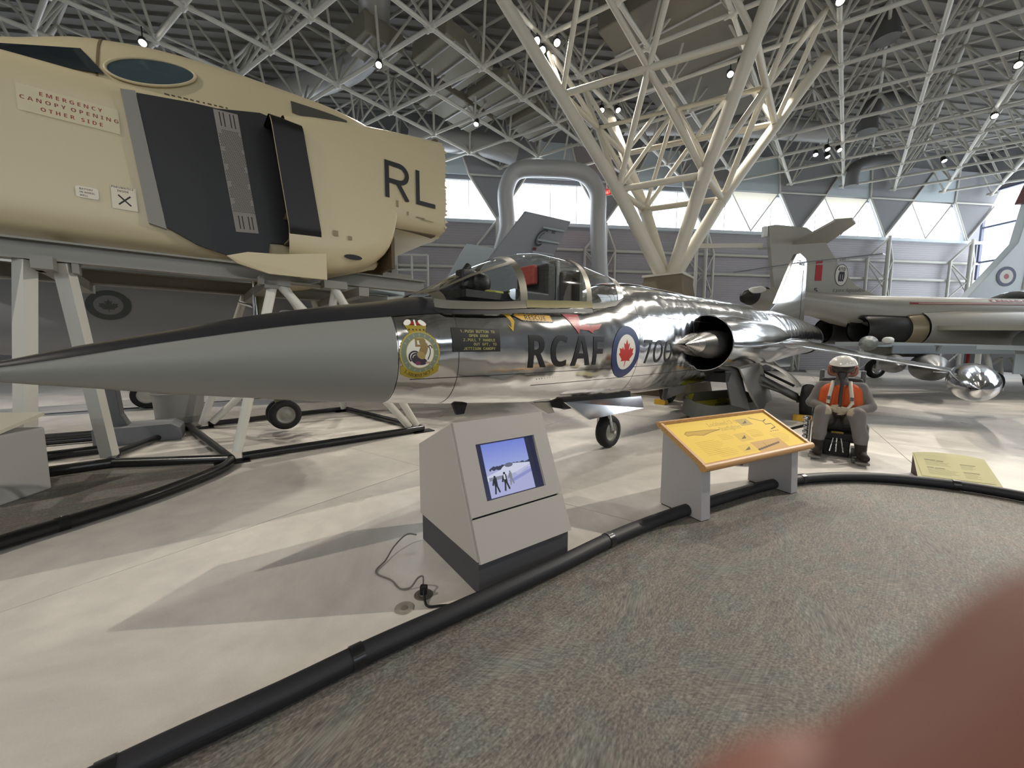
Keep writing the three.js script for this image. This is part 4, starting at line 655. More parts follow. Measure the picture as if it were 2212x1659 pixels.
// ---- steel trestle under it ----
const trestle = thing('display_trestle', 'grey steel trestle of beams and tube legs carrying the cream nose section', 'stand', arrowPos, arrowTurn);
{
  const leg = M.offwhite, ibeam = (x0, x1, y, z, n = 'beam') => part(trestle, n, merge([box(x1 - x0, 0.02, 0.16, (x0 + x1) / 2, y + 0.09, z), box(x1 - x0, 0.02, 0.16, (x0 + x1) / 2, y - 0.09, z), box(x1 - x0, 0.18, 0.02, (x0 + x1) / 2, y, z)]), M.standGrey);
  ibeam(-6, 1.2, 2.28, -0.45); ibeam(-6, 2.9, 2.28, -2.3); ibeam(1.2, 2.85, 2.36, -0.62);
  for (const x of [-3.5, -1.3, 0.55, 1.7]) part(trestle, 'cross_beam', box(0.14, 0.12, 2.3, x, 2.14, -1.37), M.standGrey);
  part(trestle, 'cradle_pad', merge([box(0.5, 0.12, 0.3, 2.45, 2.5, -0.9), box(0.1, 0.34, 0.2, 2.55, 2.6, -1.2)]), M.standGrey);
  const sq = (a, b, n = 'post') => part(trestle, n, sqbar(V(...a), V(...b), 0.115), leg), tb = (a, b) => part(trestle, 'leg', bar(V(...a), V(...b), 0.055, 14), leg);
  sq([-1.63, 0.1, -0.62], [-1.44, 2.18, -0.45]); sq([-1.05, 0.1, -0.78], [-1.2, 2.18, -0.45]);
  sq([-4.6, 0.05, -0.5], [-4.1, 2.18, -0.45]); sq([-3.6, 0.05, -0.5], [-3.8, 2.18, -0.45]); sq([-4.6, 0.05, -2.3], [-4.1, 2.18, -2.3]);
  for (const x of [-1.44, -1.2]) part(trestle, 'gusset', box(0.05, 0.12, 0.14, x + 0.09, 2.14, -0.45), M.standGrey);
  tb([0.08, 0.1, -0.08], [0.58, 2.14, -0.3]); tb([2.3, 0.1, -0.12], [0.66, 2.14, -0.3]); tb([2.42, 0.1, -0.12], [1.3, 2.2, -0.3]);
  tb([-0.18, 0.08, -2.5], [0.5, 2.2, -2.4]); tb([-0.05, 0.08, -2.6], [2.0, 2.2, -2.4]); tb([2.1, 0.08, -2.75], [2.15, 2.2, -2.4]); tb([2.1, 0.08, -2.75], [1.55, 2.2, -2.4]);
  tb([0.7, 2.14, -0.35], [1.7, 0.9, -1.3]); tb([1.35, 2.2, -0.35], [1.28, 0.8, -1.0]);
  part(trestle, 'head_plate', merge([box(0.34, 0.1, 0.2, 0.6, 2.17, -0.32), box(0.3, 0.1, 0.2, 1.32, 2.2, -0.32)]), M.standGrey);
  const gr = (a, b, r = 0.045) => part(trestle, 'ground_tube', bar(V(a[0], a[2] ?? 0.055, a[1]), V(b[0], b[2] ?? 0.055, b[1]), r, 14), M.blackGloss);
  gr([0.12, 0.0], [2.5, -0.06], 0.05); gr([2.5, -0.08], [2.15, -2.85], 0.05); gr([-0.1, -2.65], [2.15, -2.85]); gr([-0.35, -2.65], [0.0, 0.02], 0.05); gr([-1.05, -1.1], [-0.35, -2.65]); gr([-1.02, -0.62], [0.0, 0.02], 0.05); gr([-1.02, -0.6], [-1.05, -1.15], 0.06);
  gr([-4.4, -0.5], [-1.02, -0.62], 0.055); gr([-4.4, -1.35], [-1.2, -1.5], 0.055); gr([-2.6, -2.6], [-1.25, -2.4]); gr([-5, -3.6], [-0.35, -2.65], 0.04);
  for (const [x, z] of [[0.02, 0.0], [2.5, -0.08], [2.13, -2.85], [-0.2, -2.62]]) part(trestle, 'foot_plate', box(0.34, 0.012, 0.2, x, 0.008, z), M.black);
}
// ================= video kiosk =================
{
  const k = thing('video_kiosk', 'grey sloped video kiosk with lit screen on dark plinth', 'kiosk', [-0.18, 0, -1.99], R(36));   // origin: front left corner, x right, z out
  const prof = (pts, w, x, m, n, lab) => part(k, n, extrude(pts.map(([d, y]) => [d, y]), w, 0.003).rotateY(Math.PI / 2).translate(x, 0, 0), m, lab);   // profile in (depth back, height)
  const Wd = 0.686, D = 0.78, W2 = Wd;
  part(k, 'plinth', box(Wd - 0.012, 0.19, D - 0.012, Wd / 2, 0.095, -D / 2), M.kioskBase);
  // sides, back and top shell
  prof([[0.012, 0.192], [0.315, 0.905], [0.79, 0.688], [0.79, 0.192]], 0.018, 0.0, M.kioskSide, 'side_panel'); prof([[0.012, 0.192], [0.315, 0.905], [0.79, 0.688], [0.79, 0.192]], 0.018, Wd - 0.018, M.kioskSide, 'side_panel');
  part(k, 'back_panel', box(Wd - 0.04, 0.49, 0.018, Wd / 2, 0.437, -D + 0.005), M.kioskSide);
  part(k, 'top_panel', slabOf([[0.02, 0.905, -0.32], [Wd - 0.02, 0.905, -0.32], [Wd - 0.02, 0.69, -0.785], [0.02, 0.69, -0.785]], 0.015), M.kioskSide);
  const F = (x, s, o = 0) => { const d = [0.303, 0.713], l = Math.hypot(...d), y = 0.192 + d[1] / l * s, z = -(0.0 + d[0] / l * s); return [x, y + o * d[0] / l, z + o * d[1] / l]; };   // sloped front plane: along x, up the slope s, out o
  const L = Math.hypot(0.303, 0.713), strip = (x0, x1, s0, s1, t, m, n, lab) => part(k, n, slabOf([F(x0, s0, 0.012), F(x1, s0, 0.012), F(x1, s1, 0.012), F(x0, s1, 0.012)], t), m, lab);
  part(k, 'slope_backing', slabOf([F(0.02, 0.0, -0.02), F(Wd - 0.02, 0, -0.02), F(Wd - 0.02, L, -0.02), F(0.02, L, -0.02)], 0.01), M.black);
  strip(0.006, Wd + 0.004, -0.012, 0.222, 0.02, M.kiosk, 'lower_panel');
  const s0 = 0.30, s1 = 0.635, x0 = 0.125, x1 = 0.575;   // screen cut-out
  for (const q of [[0.006, Wd + 0.004, 0.232, s0], [0.006, Wd + 0.004, s1, L + 0.008], [0.006, x0, s0, s1], [x1, Wd + 0.004, s0, s1]]) strip(...q, 0.02, M.kiosk, 'screen_surround');
  const scr = canvasTex(900, 670, (c, w, h) => {
    c.fillStyle = '#2b2f4a'; c.fillRect(0, 0, w, h); c.save(); c.beginPath(); c.rect(88, 12, 670, 646); c.clip();
    const g = c.createLinearGradient(0, 0, 0, 330); g.addColorStop(0, '#7d8fe8'); g.addColorStop(1, '#aab8f2'); c.fillStyle = g; c.fillRect(0, 0, w, 340); c.fillStyle = '#b9bce9'; c.fillRect(0, 330, w, 340);
    c.fillStyle = '#3c4258'; for (let i = 0; i < 60; i++) { const x = 140 + rnd() * 620; c.beginPath(); c.arc(x, 318 + rnd() * 16, 10 + rnd() * 20, 0, 7); c.fill(); }
    c.fillStyle = '#dfe3fb'; c.beginPath(); c.moveTo(88, 400); c.lineTo(300, 352); c.quadraticCurveTo(360, 290, 470, 300); c.lineTo(760, 330); c.lineTo(760, 380); c.lineTo(420, 430); c.lineTo(88, 460); c.fill();
    c.fillStyle = '#6d7488'; c.beginPath(); c.ellipse(430, 312, 62, 26, 0, 0, 7); c.fill(); c.fillStyle = '#c9cdf0'; c.beginPath(); c.moveTo(500, 420); c.lineTo(760, 350); c.lineTo(760, 366); c.lineTo(540, 452); c.fill(); c.fillStyle = '#8f94a6'; c.fillRect(110, 420, 250, 40);
    c.fillStyle = '#9aa0da'; c.beginPath(); c.moveTo(380, 500); c.lineTo(760, 410); c.lineTo(760, 450); c.lineTo(420, 530); c.fill();
    for (const [x, y, s] of [[190, 420, 1.0], [336, 400, 1.05], [424, 396, 0.8]]) { c.strokeStyle = c.fillStyle = s < 0.9 ? '#8c8f98' : '#242c34'; c.lineWidth = 22 * s; c.beginPath(); c.arc(x, y, 15 * s, 0, 7); c.fill(); c.fillRect(x - 24 * s, y + 14 * s, 48 * s, 92 * s); c.beginPath(); c.moveTo(x - 8 * s, y + 100 * s); c.lineTo(x - 30 * s, y + 200 * s); c.moveTo(x + 8 * s, y + 100 * s); c.lineTo(x + 34 * s, y + 190 * s); c.moveTo(x - 20 * s, y + 30 * s); c.lineTo(x - 44 * s, y + 96 * s); c.stroke(); }
    c.fillStyle = '#dfe0e6'; c.fillRect(318, 414, 26, 60); c.restore();
  });
  const sg = surf((u, v) => F(x0 + (x1 - x0) * u, s0 + (s1 - s0) * v, -0.008), 1, 1);
  part(k, 'screen', sg, std(0x111111, 0.25, 0, { emissive: 0xffffff, emissiveMap: scr, emissiveIntensity: 0.75 }), 'lit screen showing a jet and two walking airmen');
  const l = new THREE.RectAreaLight(new THREE.Color(0.7, 0.75, 1), 0.35, x1 - x0 - 0.05, s1 - s0 - 0.05); k.add(l); l.position.set(...F((x0 + x1) / 2, (s0 + s1) / 2, 0.0)); const nrm = V(0, 0.303 / L, 0.713 / L); l.quaternion.setFromUnitVectors(V(0, 0, -1), nrm);
}
// floor outlet, plug and leads by the kiosk
{
  const drain = (n, lab, x, z, m) => { const d = thing(n, lab, 'floor box', [x, 0, z]); part(d, 'ring', lathe([[0.0, 0.003], [0.028, 0.003], [0.03, 0.006], [0.046, 0.006], [0.052, 0.001]], 28), m); part(d, 'cap', lathe([[0, 0.005], [0.018, 0.005], [0.02, 0.002]], 20), std(0x8e867a, 0.5, 0.4)); return d; };
  drain('floor_outlet', 'round closed floor outlet cover left of the plug', -0.56, -1.89, std(0xa79f92, 0.45, 0.4));
  const o = drain('floor_outlet', 'round floor outlet holding a black plug', -0.485, -2.0, std(0x6b655c, 0.5, 0.4)); part(o, 'plug', merge([rbox(0.036, 0.05, 0.03, 0.006, 0, 0.03, 0), rbox(0.026, 0.03, 0.024, 0.005, 0.012, 0.05, 0.014)]), M.black);
  const cable = (n, lab, pts, r, m) => { const t = thing(n, lab, 'cable'); part(t, 'lead', tube(pts.map((p) => V(...p)), r, 70, 6), m); };
  cable('power_cable', 'thin grey power lead looping from the kiosk to the floor outlet', [[-0.66, 0.06, -2.56], [-0.72, 0.07, -2.55], [-0.78, 0.04, -2.45], [-0.80, 0.012, -2.32], [-0.82, 0.008, -2.2], [-0.7, 0.006, -2.12], [-0.62, 0.006, -2.04], [-0.57, 0.012, -2.045], [-0.53, 0.06, -2.06], [-0.495, 0.085, -2.035], [-0.487, 0.06, -2.005]], 0.005, std(0x6a665e, 0.5));
  cable('extension_cable', 'black cable curling from the floor plug to the tube rail', [[-0.48, 0.045, -1.985], [-0.465, 0.02, -1.94], [-0.44, 0.009, -1.895], [-0.37, 0.009, -1.90], [-0.31, 0.01, -1.90], [-0.278, 0.02, -1.865], [-0.285, 0.035, -1.815], [-0.29, 0.045, -1.79]], 0.0065, M.black);
}
// ================= reading board =================
{
  const u = V(Math.cos(R(-27.3)), 0, Math.sin(R(-27.3))), b = thing('reading_board', 'slanted yellow reading panel in oak frame on two grey legs', 'sign', [1.30, 0, -3.245], R(27.3));   // x along the board, z towards the walkway
  const legShape = (x, w) => part(b, 'leg', extrude([[0.0, 0.012], [-0.40, 0.012], [-0.38, 0.415], [0.0, 0.66]], w, 0.002).rotateY(Math.PI / 2).translate(x, 0, 0), std(0xa3a0a0, 0.6));
  legShape(0.0, 0.10); legShape(1.26, 0.10);
  for (const x of [0.0, 1.26]) part(b, 'foot', box(0.095, 0.012, 0.38, x + 0.05, 0.006, 0.2), M.black);
  const A = V(-0.02, 0.70, -0.035), Bk = V(1.50, 0.70, -0.035), Fr = V(1.50, 0.445, 0.415), Fl = V(-0.02, 0.445, 0.415);
  const q = (x, v, o = 0) => { const p = V(-0.02 + 1.52 * x, 0.70 - 0.255 * v, -0.035 + 0.45 * v), n = V(0, 0.45, 0.255).normalize(); p.addScaledVector(n, o); return [p.x, p.y, p.z]; };
  part(b, 'board', slabOf([q(0, 1, 0), q(1, 1, 0), q(1, 0, 0), q(0, 0, 0)], 0.024), std(0xb39b62, 0.6));
  const rail = (a, c, w) => part(b, 'frame_rail', sqbar(V(...a), V(...c), w, 0.034), M.wood);
  rail(q(-0.005, 0, 0.004), q(1.005, 0, 0.004), 0.034); rail(q(0.008, 0, 0.004), q(0.008, 1, 0.004), 0.03); rail(q(0.992, 0, 0.004), q(0.992, 1, 0.004), 0.03);
  part(b, 'frame_nosing', bar(V(...q(-0.01, 1.0, -0.004)), V(...q(1.01, 1.0, -0.004)), 0.032, 16), M.wood, 'rounded oak front edge');
  const art = canvasTex(1400, 440, (c, w, h) => {
    c.fillStyle = '#e3c04a'; c.fillRect(0, 0, w, h); const line = '#6b5320';
    c.fillStyle = '#a4842e'; c.font = '58px serif'; c.fillText('Lockheed CF-104', 470, 86); c.fillText('Starfighter', 560, 150);
    c.strokeStyle = line; c.lineWidth = 5; c.beginPath(); c.moveTo(110, 130); c.lineTo(150, 108); c.lineTo(430, 120); c.lineTo(560, 132); c.lineTo(420, 146); c.lineTo(300, 168); c.lineTo(200, 150); c.lineTo(120, 150); c.closePath(); c.stroke(); c.fillStyle = 'rgba(160,120,40,0.5)'; c.fill();
    c.strokeStyle = '#4d4428'; c.lineWidth = 9; c.beginPath(); c.moveTo(1090, 40); c.lineTo(1230, 110); c.lineTo(1210, 150); c.lineTo(1300, 150); c.lineTo(1290, 200); c.lineTo(1200, 215); c.moveTo(1230, 110); c.lineTo(1300, 90); c.stroke();
    const pic = (x, y, a, b2, f) => { c.fillStyle = f; c.fillRect(x, y, a, b2); c.fillStyle = 'rgba(70,58,30,0.75)'; c.beginPath(); c.moveTo(x + a * 0.2, y + b2 * 0.7); c.lineTo(x + a * 0.75, y + b2 * 0.3); c.lineTo(x + a * 0.6, y + b2 * 0.7); c.fill(); };
    pic(880, 46, 170, 84, '#b49a52'); pic(640, 206, 170, 92, '#cfae48'); pic(520, 330, 190, 84, '#d9b64a'); c.fillStyle = '#c39a55'; c.fillRect(720, 320, 420, 120); c.fillStyle = '#5a4428'; for (let k = 0; k < 9; k++) { c.beginPath(); c.ellipse(740 + k * 40, 404 - k * 4, 26, 9, -0.2, 0, 7); c.fill(); } c.fillRect(872, 340, 5, 40);
    c.fillStyle = 'rgba(190,150,50,0.55)'; for (const [x, y, n, l] of [[120, 230, 9, 300], [450, 190, 4, 160], [840, 190, 5, 190], [1090, 270, 7, 230], [240, 330, 5, 240], [840, 250, 2, 170]]) for (let k = 0; k < n; k++) c.fillRect(x, y + k * 17, l * (0.8 + 0.2 * Math.sin(k * 7)), 6);
    c.fillStyle = line; for (let k = 0; k < 4; k++) c.fillRect(1150 + k * 36, 236, 22, 8);
  });
  part(b, 'panel', surf((s, t) => q(0.025 + 0.95 * s, 0.955 - 0.91 * t, 0.006), 1, 1), std(0xffffff, 0.75, 0, { map: art }), 'yellow printed panel with drawings');
}
// ================= small cream labels on the floor =================
{
  const art = canvasTex(900, 420, (c, w, h) => {
    c.fillStyle = '#d3cb98'; c.fillRect(0, 0, w, h); c.fillStyle = '#6f6a4c'; for (const [x, y, l] of [[110, 96, 150], [270, 104, 90], [110, 240, 90], [210, 244, 130], [560, 130, 190], [560, 268, 200]]) c.fillRect(x, y, l, 11);
    c.fillStyle = 'rgba(130,124,90,0.55)'; for (const [x, y, n, l] of [[110, 118, 5, 330], [110, 264, 6, 390], [560, 152, 4, 180], [560, 290, 5, 200]]) for (let k = 0; k < n; k++) c.fillRect(x, y + k * 19, l * (0.7 + 0.3 * Math.abs(Math.sin(k * 5 + x))), 7);
  });
  const mk = (lab, pos, turn, s) => {
    const g = thing('floor_label', lab, 'sign', pos, turn); const top = (x, v) => [x, 0.05 + 0.235 * v, 0.14 - 0.38 * v];
    const arc = []; for (let k = 0; k <= 10; k++) { const x = 0.30 - 0.6 * k / 10; arc.push([x, 1 - 0.10 * Math.pow(Math.abs(x) / 0.3, 2.5)]); }
    part(g, 'panel', slabOf([[-0.33, 0.05, 0.14], [0.33, 0.05, 0.14], ...arc.map(([x, v]) => top(x, v))], 0.008), M.cream);
    part(g, 'print', surf((u, v) => { const x = -0.29 + 0.58 * u, t = 0.05 + 0.82 * v; const p = top(x, t); return [p[0], p[1] + 0.0025, p[2] + 0.001]; }, 1, 1), std(0xffffff, 0.6, 0, { map: art }));
    for (const x of [-0.29, 0.25]) part(g, 'support', extrude([[-0.12, 0.0], [-0.12, 0.042], [0.22, 0.252], [0.22, 0.0]], 0.035, 0.001).rotateY(Math.PI / 2).translate(x, 0.001, 0), M.maroon);
    g.scale.setScalar(s);
  };
  mk('cream floor label board with printed text right of the seated figure', [4.5, 0, -3.81], R(-31), 0.88);
  mk('cream floor label board half hidden behind the yellow lectern', [2.9, 0, -4.42], R(-6), 0.85);
}
// ================= things on the floor at left =================
{
  const bin = thing('grey_bin', 'grey round bin standing behind the jet nose', 'bin', [-5.55, 0, -6.35]); part(bin, 'shell', lathe([[0, 0.01], [0.29, 0.01], [0.30, 0.03], [0.335, 0.55], [0.345, 0.56], [0.34, 0.75], [0.32, 0.75], [0.31, 0.1], [0, 0.08]], 36), std(0x8d8d88, 0.5, 0.1)); for (const y of [0.58, 0.66]) part(bin, 'hoop', new THREE.TorusGeometry(0.342, 0.012, 8, 40).rotateX(Math.PI / 2).translate(0, y, 0), std(0x8a8a84, 0.5, 0.2));
  const ped = thing('equipment_pedestal', 'grey equipment pedestal with flat shroud base beside the trestle', 'pedestal', [-5.35, 0, -5.45], R(35)); part(ped, 'base', extrude([[-0.42, 0], [0.45, 0], [0.45, 0.16], [0.36, 0.22], [-0.42, 0.22]], 0.5, 0.012).translate(0, 0.012, -0.25), std(0x74767a, 0.5)); part(ped, 'mast', extrude([[-0.40, 0.2], [-0.1, 0.2], [-0.18, 0.4], [-0.22, 1.0], [-0.40, 1.0]], 0.2, 0.012).translate(0, 0, -0.1), std(0x6a6b6c, 0.5));
  const cab = thing('white_case', 'white boxy case with orange dot cut off at the left edge', 'box', [-4.66, 0, -3.27], R(6)); part(cab, 'case', rbox(0.62, 0.6, 0.5, 0.02, 0, 0.302, 0), std(0x9b9a96, 0.6)); part(cab, 'hood', slabOf([[-0.31, 0.6, 0.25], [0.31, 0.6, 0.25], [0.31, 0.74, -0.25], [-0.31, 0.74, -0.25]], 0.03), std(0xb8b5a4, 0.5)); part(cab, 'dot', new THREE.CircleGeometry(0.07, 20).translate(0.23, 0.14, 0.253), std(0xa7752a, 0.6), 'orange brown dot');
  const cable = thing('guard_cable', 'thin steel guard cable stretched low behind the trestle', 'cable'); part(cable, 'wire', bar(V(-8.2, 0.30, -5.0), V(-3.7, 0.34, -8.4), 0.006, 6), M.black); part(cable, 'turnbuckle', bar(V(-6.5, 0.31, -6.28), V(-6.3, 0.31, -6.43), 0.013, 8), M.black); for (const p of [[-8.2, -5.0], [-3.7, -8.4]]) part(cable, 'eye_post', bar(V(p[0], 0, p[1]), V(p[0], 0.36, p[1]), 0.02, 8), M.black);
  const tub = thing('gear_fairing', 'grey trough-shaped fairing with yellow-green inside below the polished jet', 'fairing', [4.05, 0, -7.45], R(28)); tub.rotation.order = 'YXZ'; tub.rotation.x = R(18); tub.position.y = 0.1;
  const out = []; for (let k = 0; k <= 24; k++) { const a = Math.PI * (0.5 + k / 24); out.push([-0.55 + 0.3 * Math.cos(a) * 1.35, 0.3 * Math.sin(a)]); } const ring = (r) => [...out.map(([x, z]) => [x * 1 + (1 - r) * 0.28 * (x < -0.55 ? 1 : 0), z * r]), [0.95, -0.3 * r], [0.95, 0.3 * r]];
  const s = new THREE.Shape(ring(1).map(([x, z]) => new THREE.Vector2(x, z))); s.holes.push(new THREE.Path(ring(0.92).map(([x, z]) => new THREE.Vector2(x, z))));
  const sg = new THREE.ExtrudeGeometry(s, { depth: 0.3, bevelEnabled: false }).rotateX(-Math.PI / 2); part(tub, 'shell', sg.translate(0, 0.012, 0), std(0x77776f, 0.5, 0.2));
  const inn = new THREE.Shape(ring(0.915).map(([x, z]) => new THREE.Vector2(x, z))), ig = new THREE.ExtrudeGeometry(inn, { depth: 0.02, bevelEnabled: false }).rotateX(-Math.PI / 2); part(tub, 'floor_plate', ig.translate(0, 0.1, 0), M.zinc); part(tub, 'liner', surf((u, v) => { const k = Math.min(24, Math.floor(u * 24)), [x, z] = out[k]; return [x + 0.025, 0.12 + 0.185 * v, z * 0.91]; }, 24, 1), std(0xb7ad32, 0.6, 0, { side: THREE.DoubleSide }));
  part(tub, 'bracket', merge([box(0.1, 0.1, 0.4, 0.2, 0.17, 0), box(0.5, 0.06, 0.06, 0.1, 0.15, 0)]), std(0x5d5620, 0.6));
}
// ================= seated mannequin pilot on an ejection seat =================
{
  const pos = [4.2, 0, -4.88], turn = R(-40.7);
  const seat = thing('ejection_seat', 'dark ejection seat with silver side canisters under the seated pilot figure', 'seat', pos, turn);
  part(seat, 'seat_pan', rbox(0.44, 0.12, 0.44, 0.03, 0, 0.25, 0.0), M.black); part(seat, 'seat_back', rbox(0.42, 0.72, 0.12, 0.03, 0, 0.60, -0.27), std(0x33312e, 0.6)); part(seat, 'headrest', rbox(0.26, 0.24, 0.1, 0.03, 0, 1.1, -0.27), std(0x3a352f, 0.6));
  for (const s of [1, -1]) { part(seat, 'rail', rbox(0.05, 1.0, 0.09, 0.01, s * 0.21, 0.56, -0.34), M.aluDark); part(seat, 'side_panel', rbox(0.03, 0.3, 0.5, 0.01, s * 0.235, 0.2, 0.0), M.aluDark); part(seat, 'foot_rest', rbox(0.13, 0.03, 0.30, 0.012, s * 0.19 + (s > 0 ? 0.05 : 0), 0.045, 0.46), std(0x77736c, 0.5, 0.5)); part(seat, 'leg_guard', rbox(0.02, 0.3, 0.14, 0.008, s * 0.27, 0.3, 0.33), M.alu); part(seat, 'skid', rbox(0.05, 0.06, 0.8, 0.01, s * 0.17, 0.031, 0.05), M.aluDark); }
  for (let k = 0; k < 5; k++) part(seat, 'canister', lathe([[0, 0], [0.032, 0.003], [0.04, 0.02], [0.04, 0.04], [0.03, 0.055], [0, 0.058]], 18).translate(-0.315, 0.16 + k * 0.062, 0.1), M.chromeSmooth, 'bright silver ribbed canister');
  for (const x of [-0.06, 0, 0.07]) part(seat, 'lever', bar(V(x, 0.08, 0.3), V(x * 0.6, 0.24, 0.24), 0.011, 8), M.alu);
  part(seat, 'front_box', rbox(0.26, 0.2, 0.16, 0.02, 0, 0.12, 0.17), M.black); part(seat, 'yellow_handle', bar(V(-0.06, 0.31, 0.23), V(0.06, 0.31, 0.23), 0.014, 10), std(0x8c7426, 0.5)); part(seat, 'tow_bar', bar(V(-0.3, 0.32, -0.1), V(-0.62, 0.16, -0.2), 0.02, 8), M.black);

  const p = thing('person', 'seated mannequin in grey flight suit, orange vest and white helmet with dark visor', 'person', pos, turn);
  const B = [
    [[0.1, 0.40, -0.06], 0.115, [-0.1, 0.40, -0.06], 0.115], [[0, 0.42, -0.08], 0.14, [0, 0.62, -0.09], 0.135], [[0, 0.62, -0.09], 0.135, [0, 0.80, -0.06], 0.15], [[-0.13, 0.84, -0.05], 0.085, [0.13, 0.84, -0.05], 0.085], [[0, 0.85, -0.04], 0.07, [0, 0.98, 0.0], 0.06],
    [[-0.11, 0.42, 0.0], 0.1, [-0.155, 0.58, 0.38], 0.078], [[-0.155, 0.58, 0.38], 0.08, [-0.17, 0.32, 0.41], 0.062], [[-0.17, 0.32, 0.41], 0.068, [-0.175, 0.14, 0.41], 0.05], [[-0.175, 0.11, 0.39], 0.05, [-0.18, 0.10, 0.54], 0.042],
    [[0.11, 0.42, 0.0], 0.1, [0.16, 0.57, 0.37], 0.08], [[0.16, 0.57, 0.37], 0.082, [0.21, 0.32, 0.41], 0.066], [[0.21, 0.32, 0.41], 0.07, [0.225, 0.14, 0.42], 0.05], [[0.225, 0.11, 0.40], 0.05, [0.26, 0.10, 0.55], 0.042],
    [[-0.19, 0.85, -0.05], 0.075, [-0.285, 0.64, 0.0], 0.058], [[-0.285, 0.64, 0.0], 0.058, [-0.10, 0.60, 0.27], 0.042], [[0.19, 0.85, -0.05], 0.075, [0.29, 0.63, 0.0], 0.058], [[0.29, 0.63, 0.0], 0.058, [0.11, 0.585, 0.27], 0.042],
  ];
  const wr = (x, y, z, r) => r + 0.006 * noise.noise(x * 16, y * 9, z * 16);   // cloth folds
  const suit = lin(0x6f6a66), glove = lin(0xa79a83), boot = lin(0x2a201c);
  const body = paint(solid(B, 0.0125, 0.028, wr), (x, y, z) => (y < 0.24 && z > 0.3 ? boot : z > 0.2 && y > 0.5 && Math.abs(x) < 0.13 && y > 0.56 ? glove : suit));
  part(p, 'body', body, std(0xffffff, 0.85, 0, { vertexColors: true }));
  const hand = (s, y0) => { const b = [[[s * 0.10, y0, 0.27], 0.034, [s * 0.045, y0 + 0.005, 0.31], 0.032]]; for (let k = 0; k < 4; k++) { const yy = y0 + 0.032 - k * 0.019; b.push([[s * 0.045, yy, 0.32], 0.0105, [s * 0.005, yy - 0.004, 0.338], 0.010], [[s * 0.005, yy - 0.004, 0.338], 0.010, [-s * 0.012, yy - 0.012, 0.318 - k * 0.002], 0.009]); } b.push([[s * 0.07, y0 + 0.04, 0.30], 0.013, [s * 0.02, y0 + 0.052, 0.322], 0.010]); return solid(b, 0.0045, 0.008); };
  part(p, 'glove', hand(-1, 0.605), std(0xa89b84, 0.8)); part(p, 'glove', hand(1, 0.585), std(0xa89b84, 0.8));
  // vest, straps, hose
  const vest = solid([[[-0.12, 0.80, -0.02], 0.1, [-0.14, 0.64, -0.01], 0.1], [[0.12, 0.80, -0.02], 0.1, [0.14, 0.64, -0.01], 0.1], [[0, 0.80, 0.0], 0.11, [0, 0.64, 0.0], 0.11], [[-0.1, 0.86, -0.03], 0.06, [0.1, 0.86, -0.03], 0.06], [[-0.07, 0.83, 0.07], 0.045, [-0.09, 0.66, 0.08], 0.05], [[0.07, 0.83, 0.07], 0.045, [0.09, 0.66, 0.08], 0.05]], 0.012, 0.025); part(p, 'life_vest', vest, std(0xc9541f, 0.7), 'bright orange life vest');
  for (const s of [1, -1]) { part(p, 'harness_strap', tube([V(s * 0.085, 0.93, 0.03), V(s * 0.09, 0.86, 0.115), V(s * 0.105, 0.76, 0.145), V(s * 0.115, 0.66, 0.145)], 0.02, 24, 8), std(0xcdc5b2, 0.8), 'cream harness strap'); part(p, 'buckle', rbox(0.035, 0.045, 0.014, 0.004, s * 0.11, 0.73, 0.168), M.aluDark); }
  part(p, 'harness_strap', tube([V(0.115, 0.68, 0.15), V(0.08, 0.62, 0.2), V(0.02, 0.57, 0.24)], 0.018, 20, 8), std(0xcdc5b2, 0.8));
  part(p, 'oxygen_hose', tube([V(0, 0.98, 0.15), V(0.005, 0.9, 0.165), V(0, 0.78, 0.17), V(0.0, 0.66, 0.2), V(0.0, 0.56, 0.3), V(0.0, 0.5, 0.24)], 0.019, 50, 10), std(0x2c2320, 0.6), 'dark oxygen hose');
  const hd = new THREE.Group(); hd.name = 'head'; p.add(hd); hd.position.set(0, 1.10, 0.03); hd.rotation.x = R(14);
  part(hd, 'face', solid([[[0, 0.0, 0.0], 0.095, [0, -0.03, 0.02], 0.085], [[0, -0.03, 0.03], 0.075, [0, -0.09, 0.05], 0.045], [[0, -0.02, 0.10], 0.016, [0, -0.045, 0.112], 0.018]], 0.008, 0.02), std(0x8d6a58, 0.7));
  part(hd, 'helmet', solid([[[0, 0.035, -0.02], 0.125, [0, 0.03, 0.02], 0.122], [[-0.1, -0.06, -0.02], 0.05, [-0.1, 0.0, -0.02], 0.05], [[0.1, -0.06, -0.02], 0.05, [0.1, 0.0, -0.02], 0.05], [[0, -0.05, -0.07], 0.09, [0, 0, -0.05], 0.1]], 0.009, 0.02, (x, y, z, r) => Math.max(r, -(Math.hypot(x * 0.95, (y + 0.06) * 0.9, z - 0.12) - 0.105))), std(0x8c4a38, 0.55), 'red brown helmet shell');
  part(hd, 'visor_cover', new THREE.SphereGeometry(0.142, 32, 16, 0, 2 * Math.PI, 0, R(78)).scale(1, 0.92, 1.02).translate(0, 0.035, 0.005), phy({ color: 0xdcd8cc, roughness: 0.25, clearcoat: 0.8, clearcoatRoughness: 0.1 }), 'glossy white visor cover');
  part(hd, 'visor', new THREE.SphereGeometry(0.132, 28, 14, R(35), R(110), R(72), R(48)).translate(0, 0.04, 0.008), M.blackGloss, 'dark visor');
  part(hd, 'oxygen_mask', solid([[[0, -0.055, 0.09], 0.05, [0, -0.085, 0.115], 0.034], [[0, -0.085, 0.115], 0.03, [0, -0.115, 0.125], 0.022]], 0.007, 0.015), std(0x23211f, 0.55));
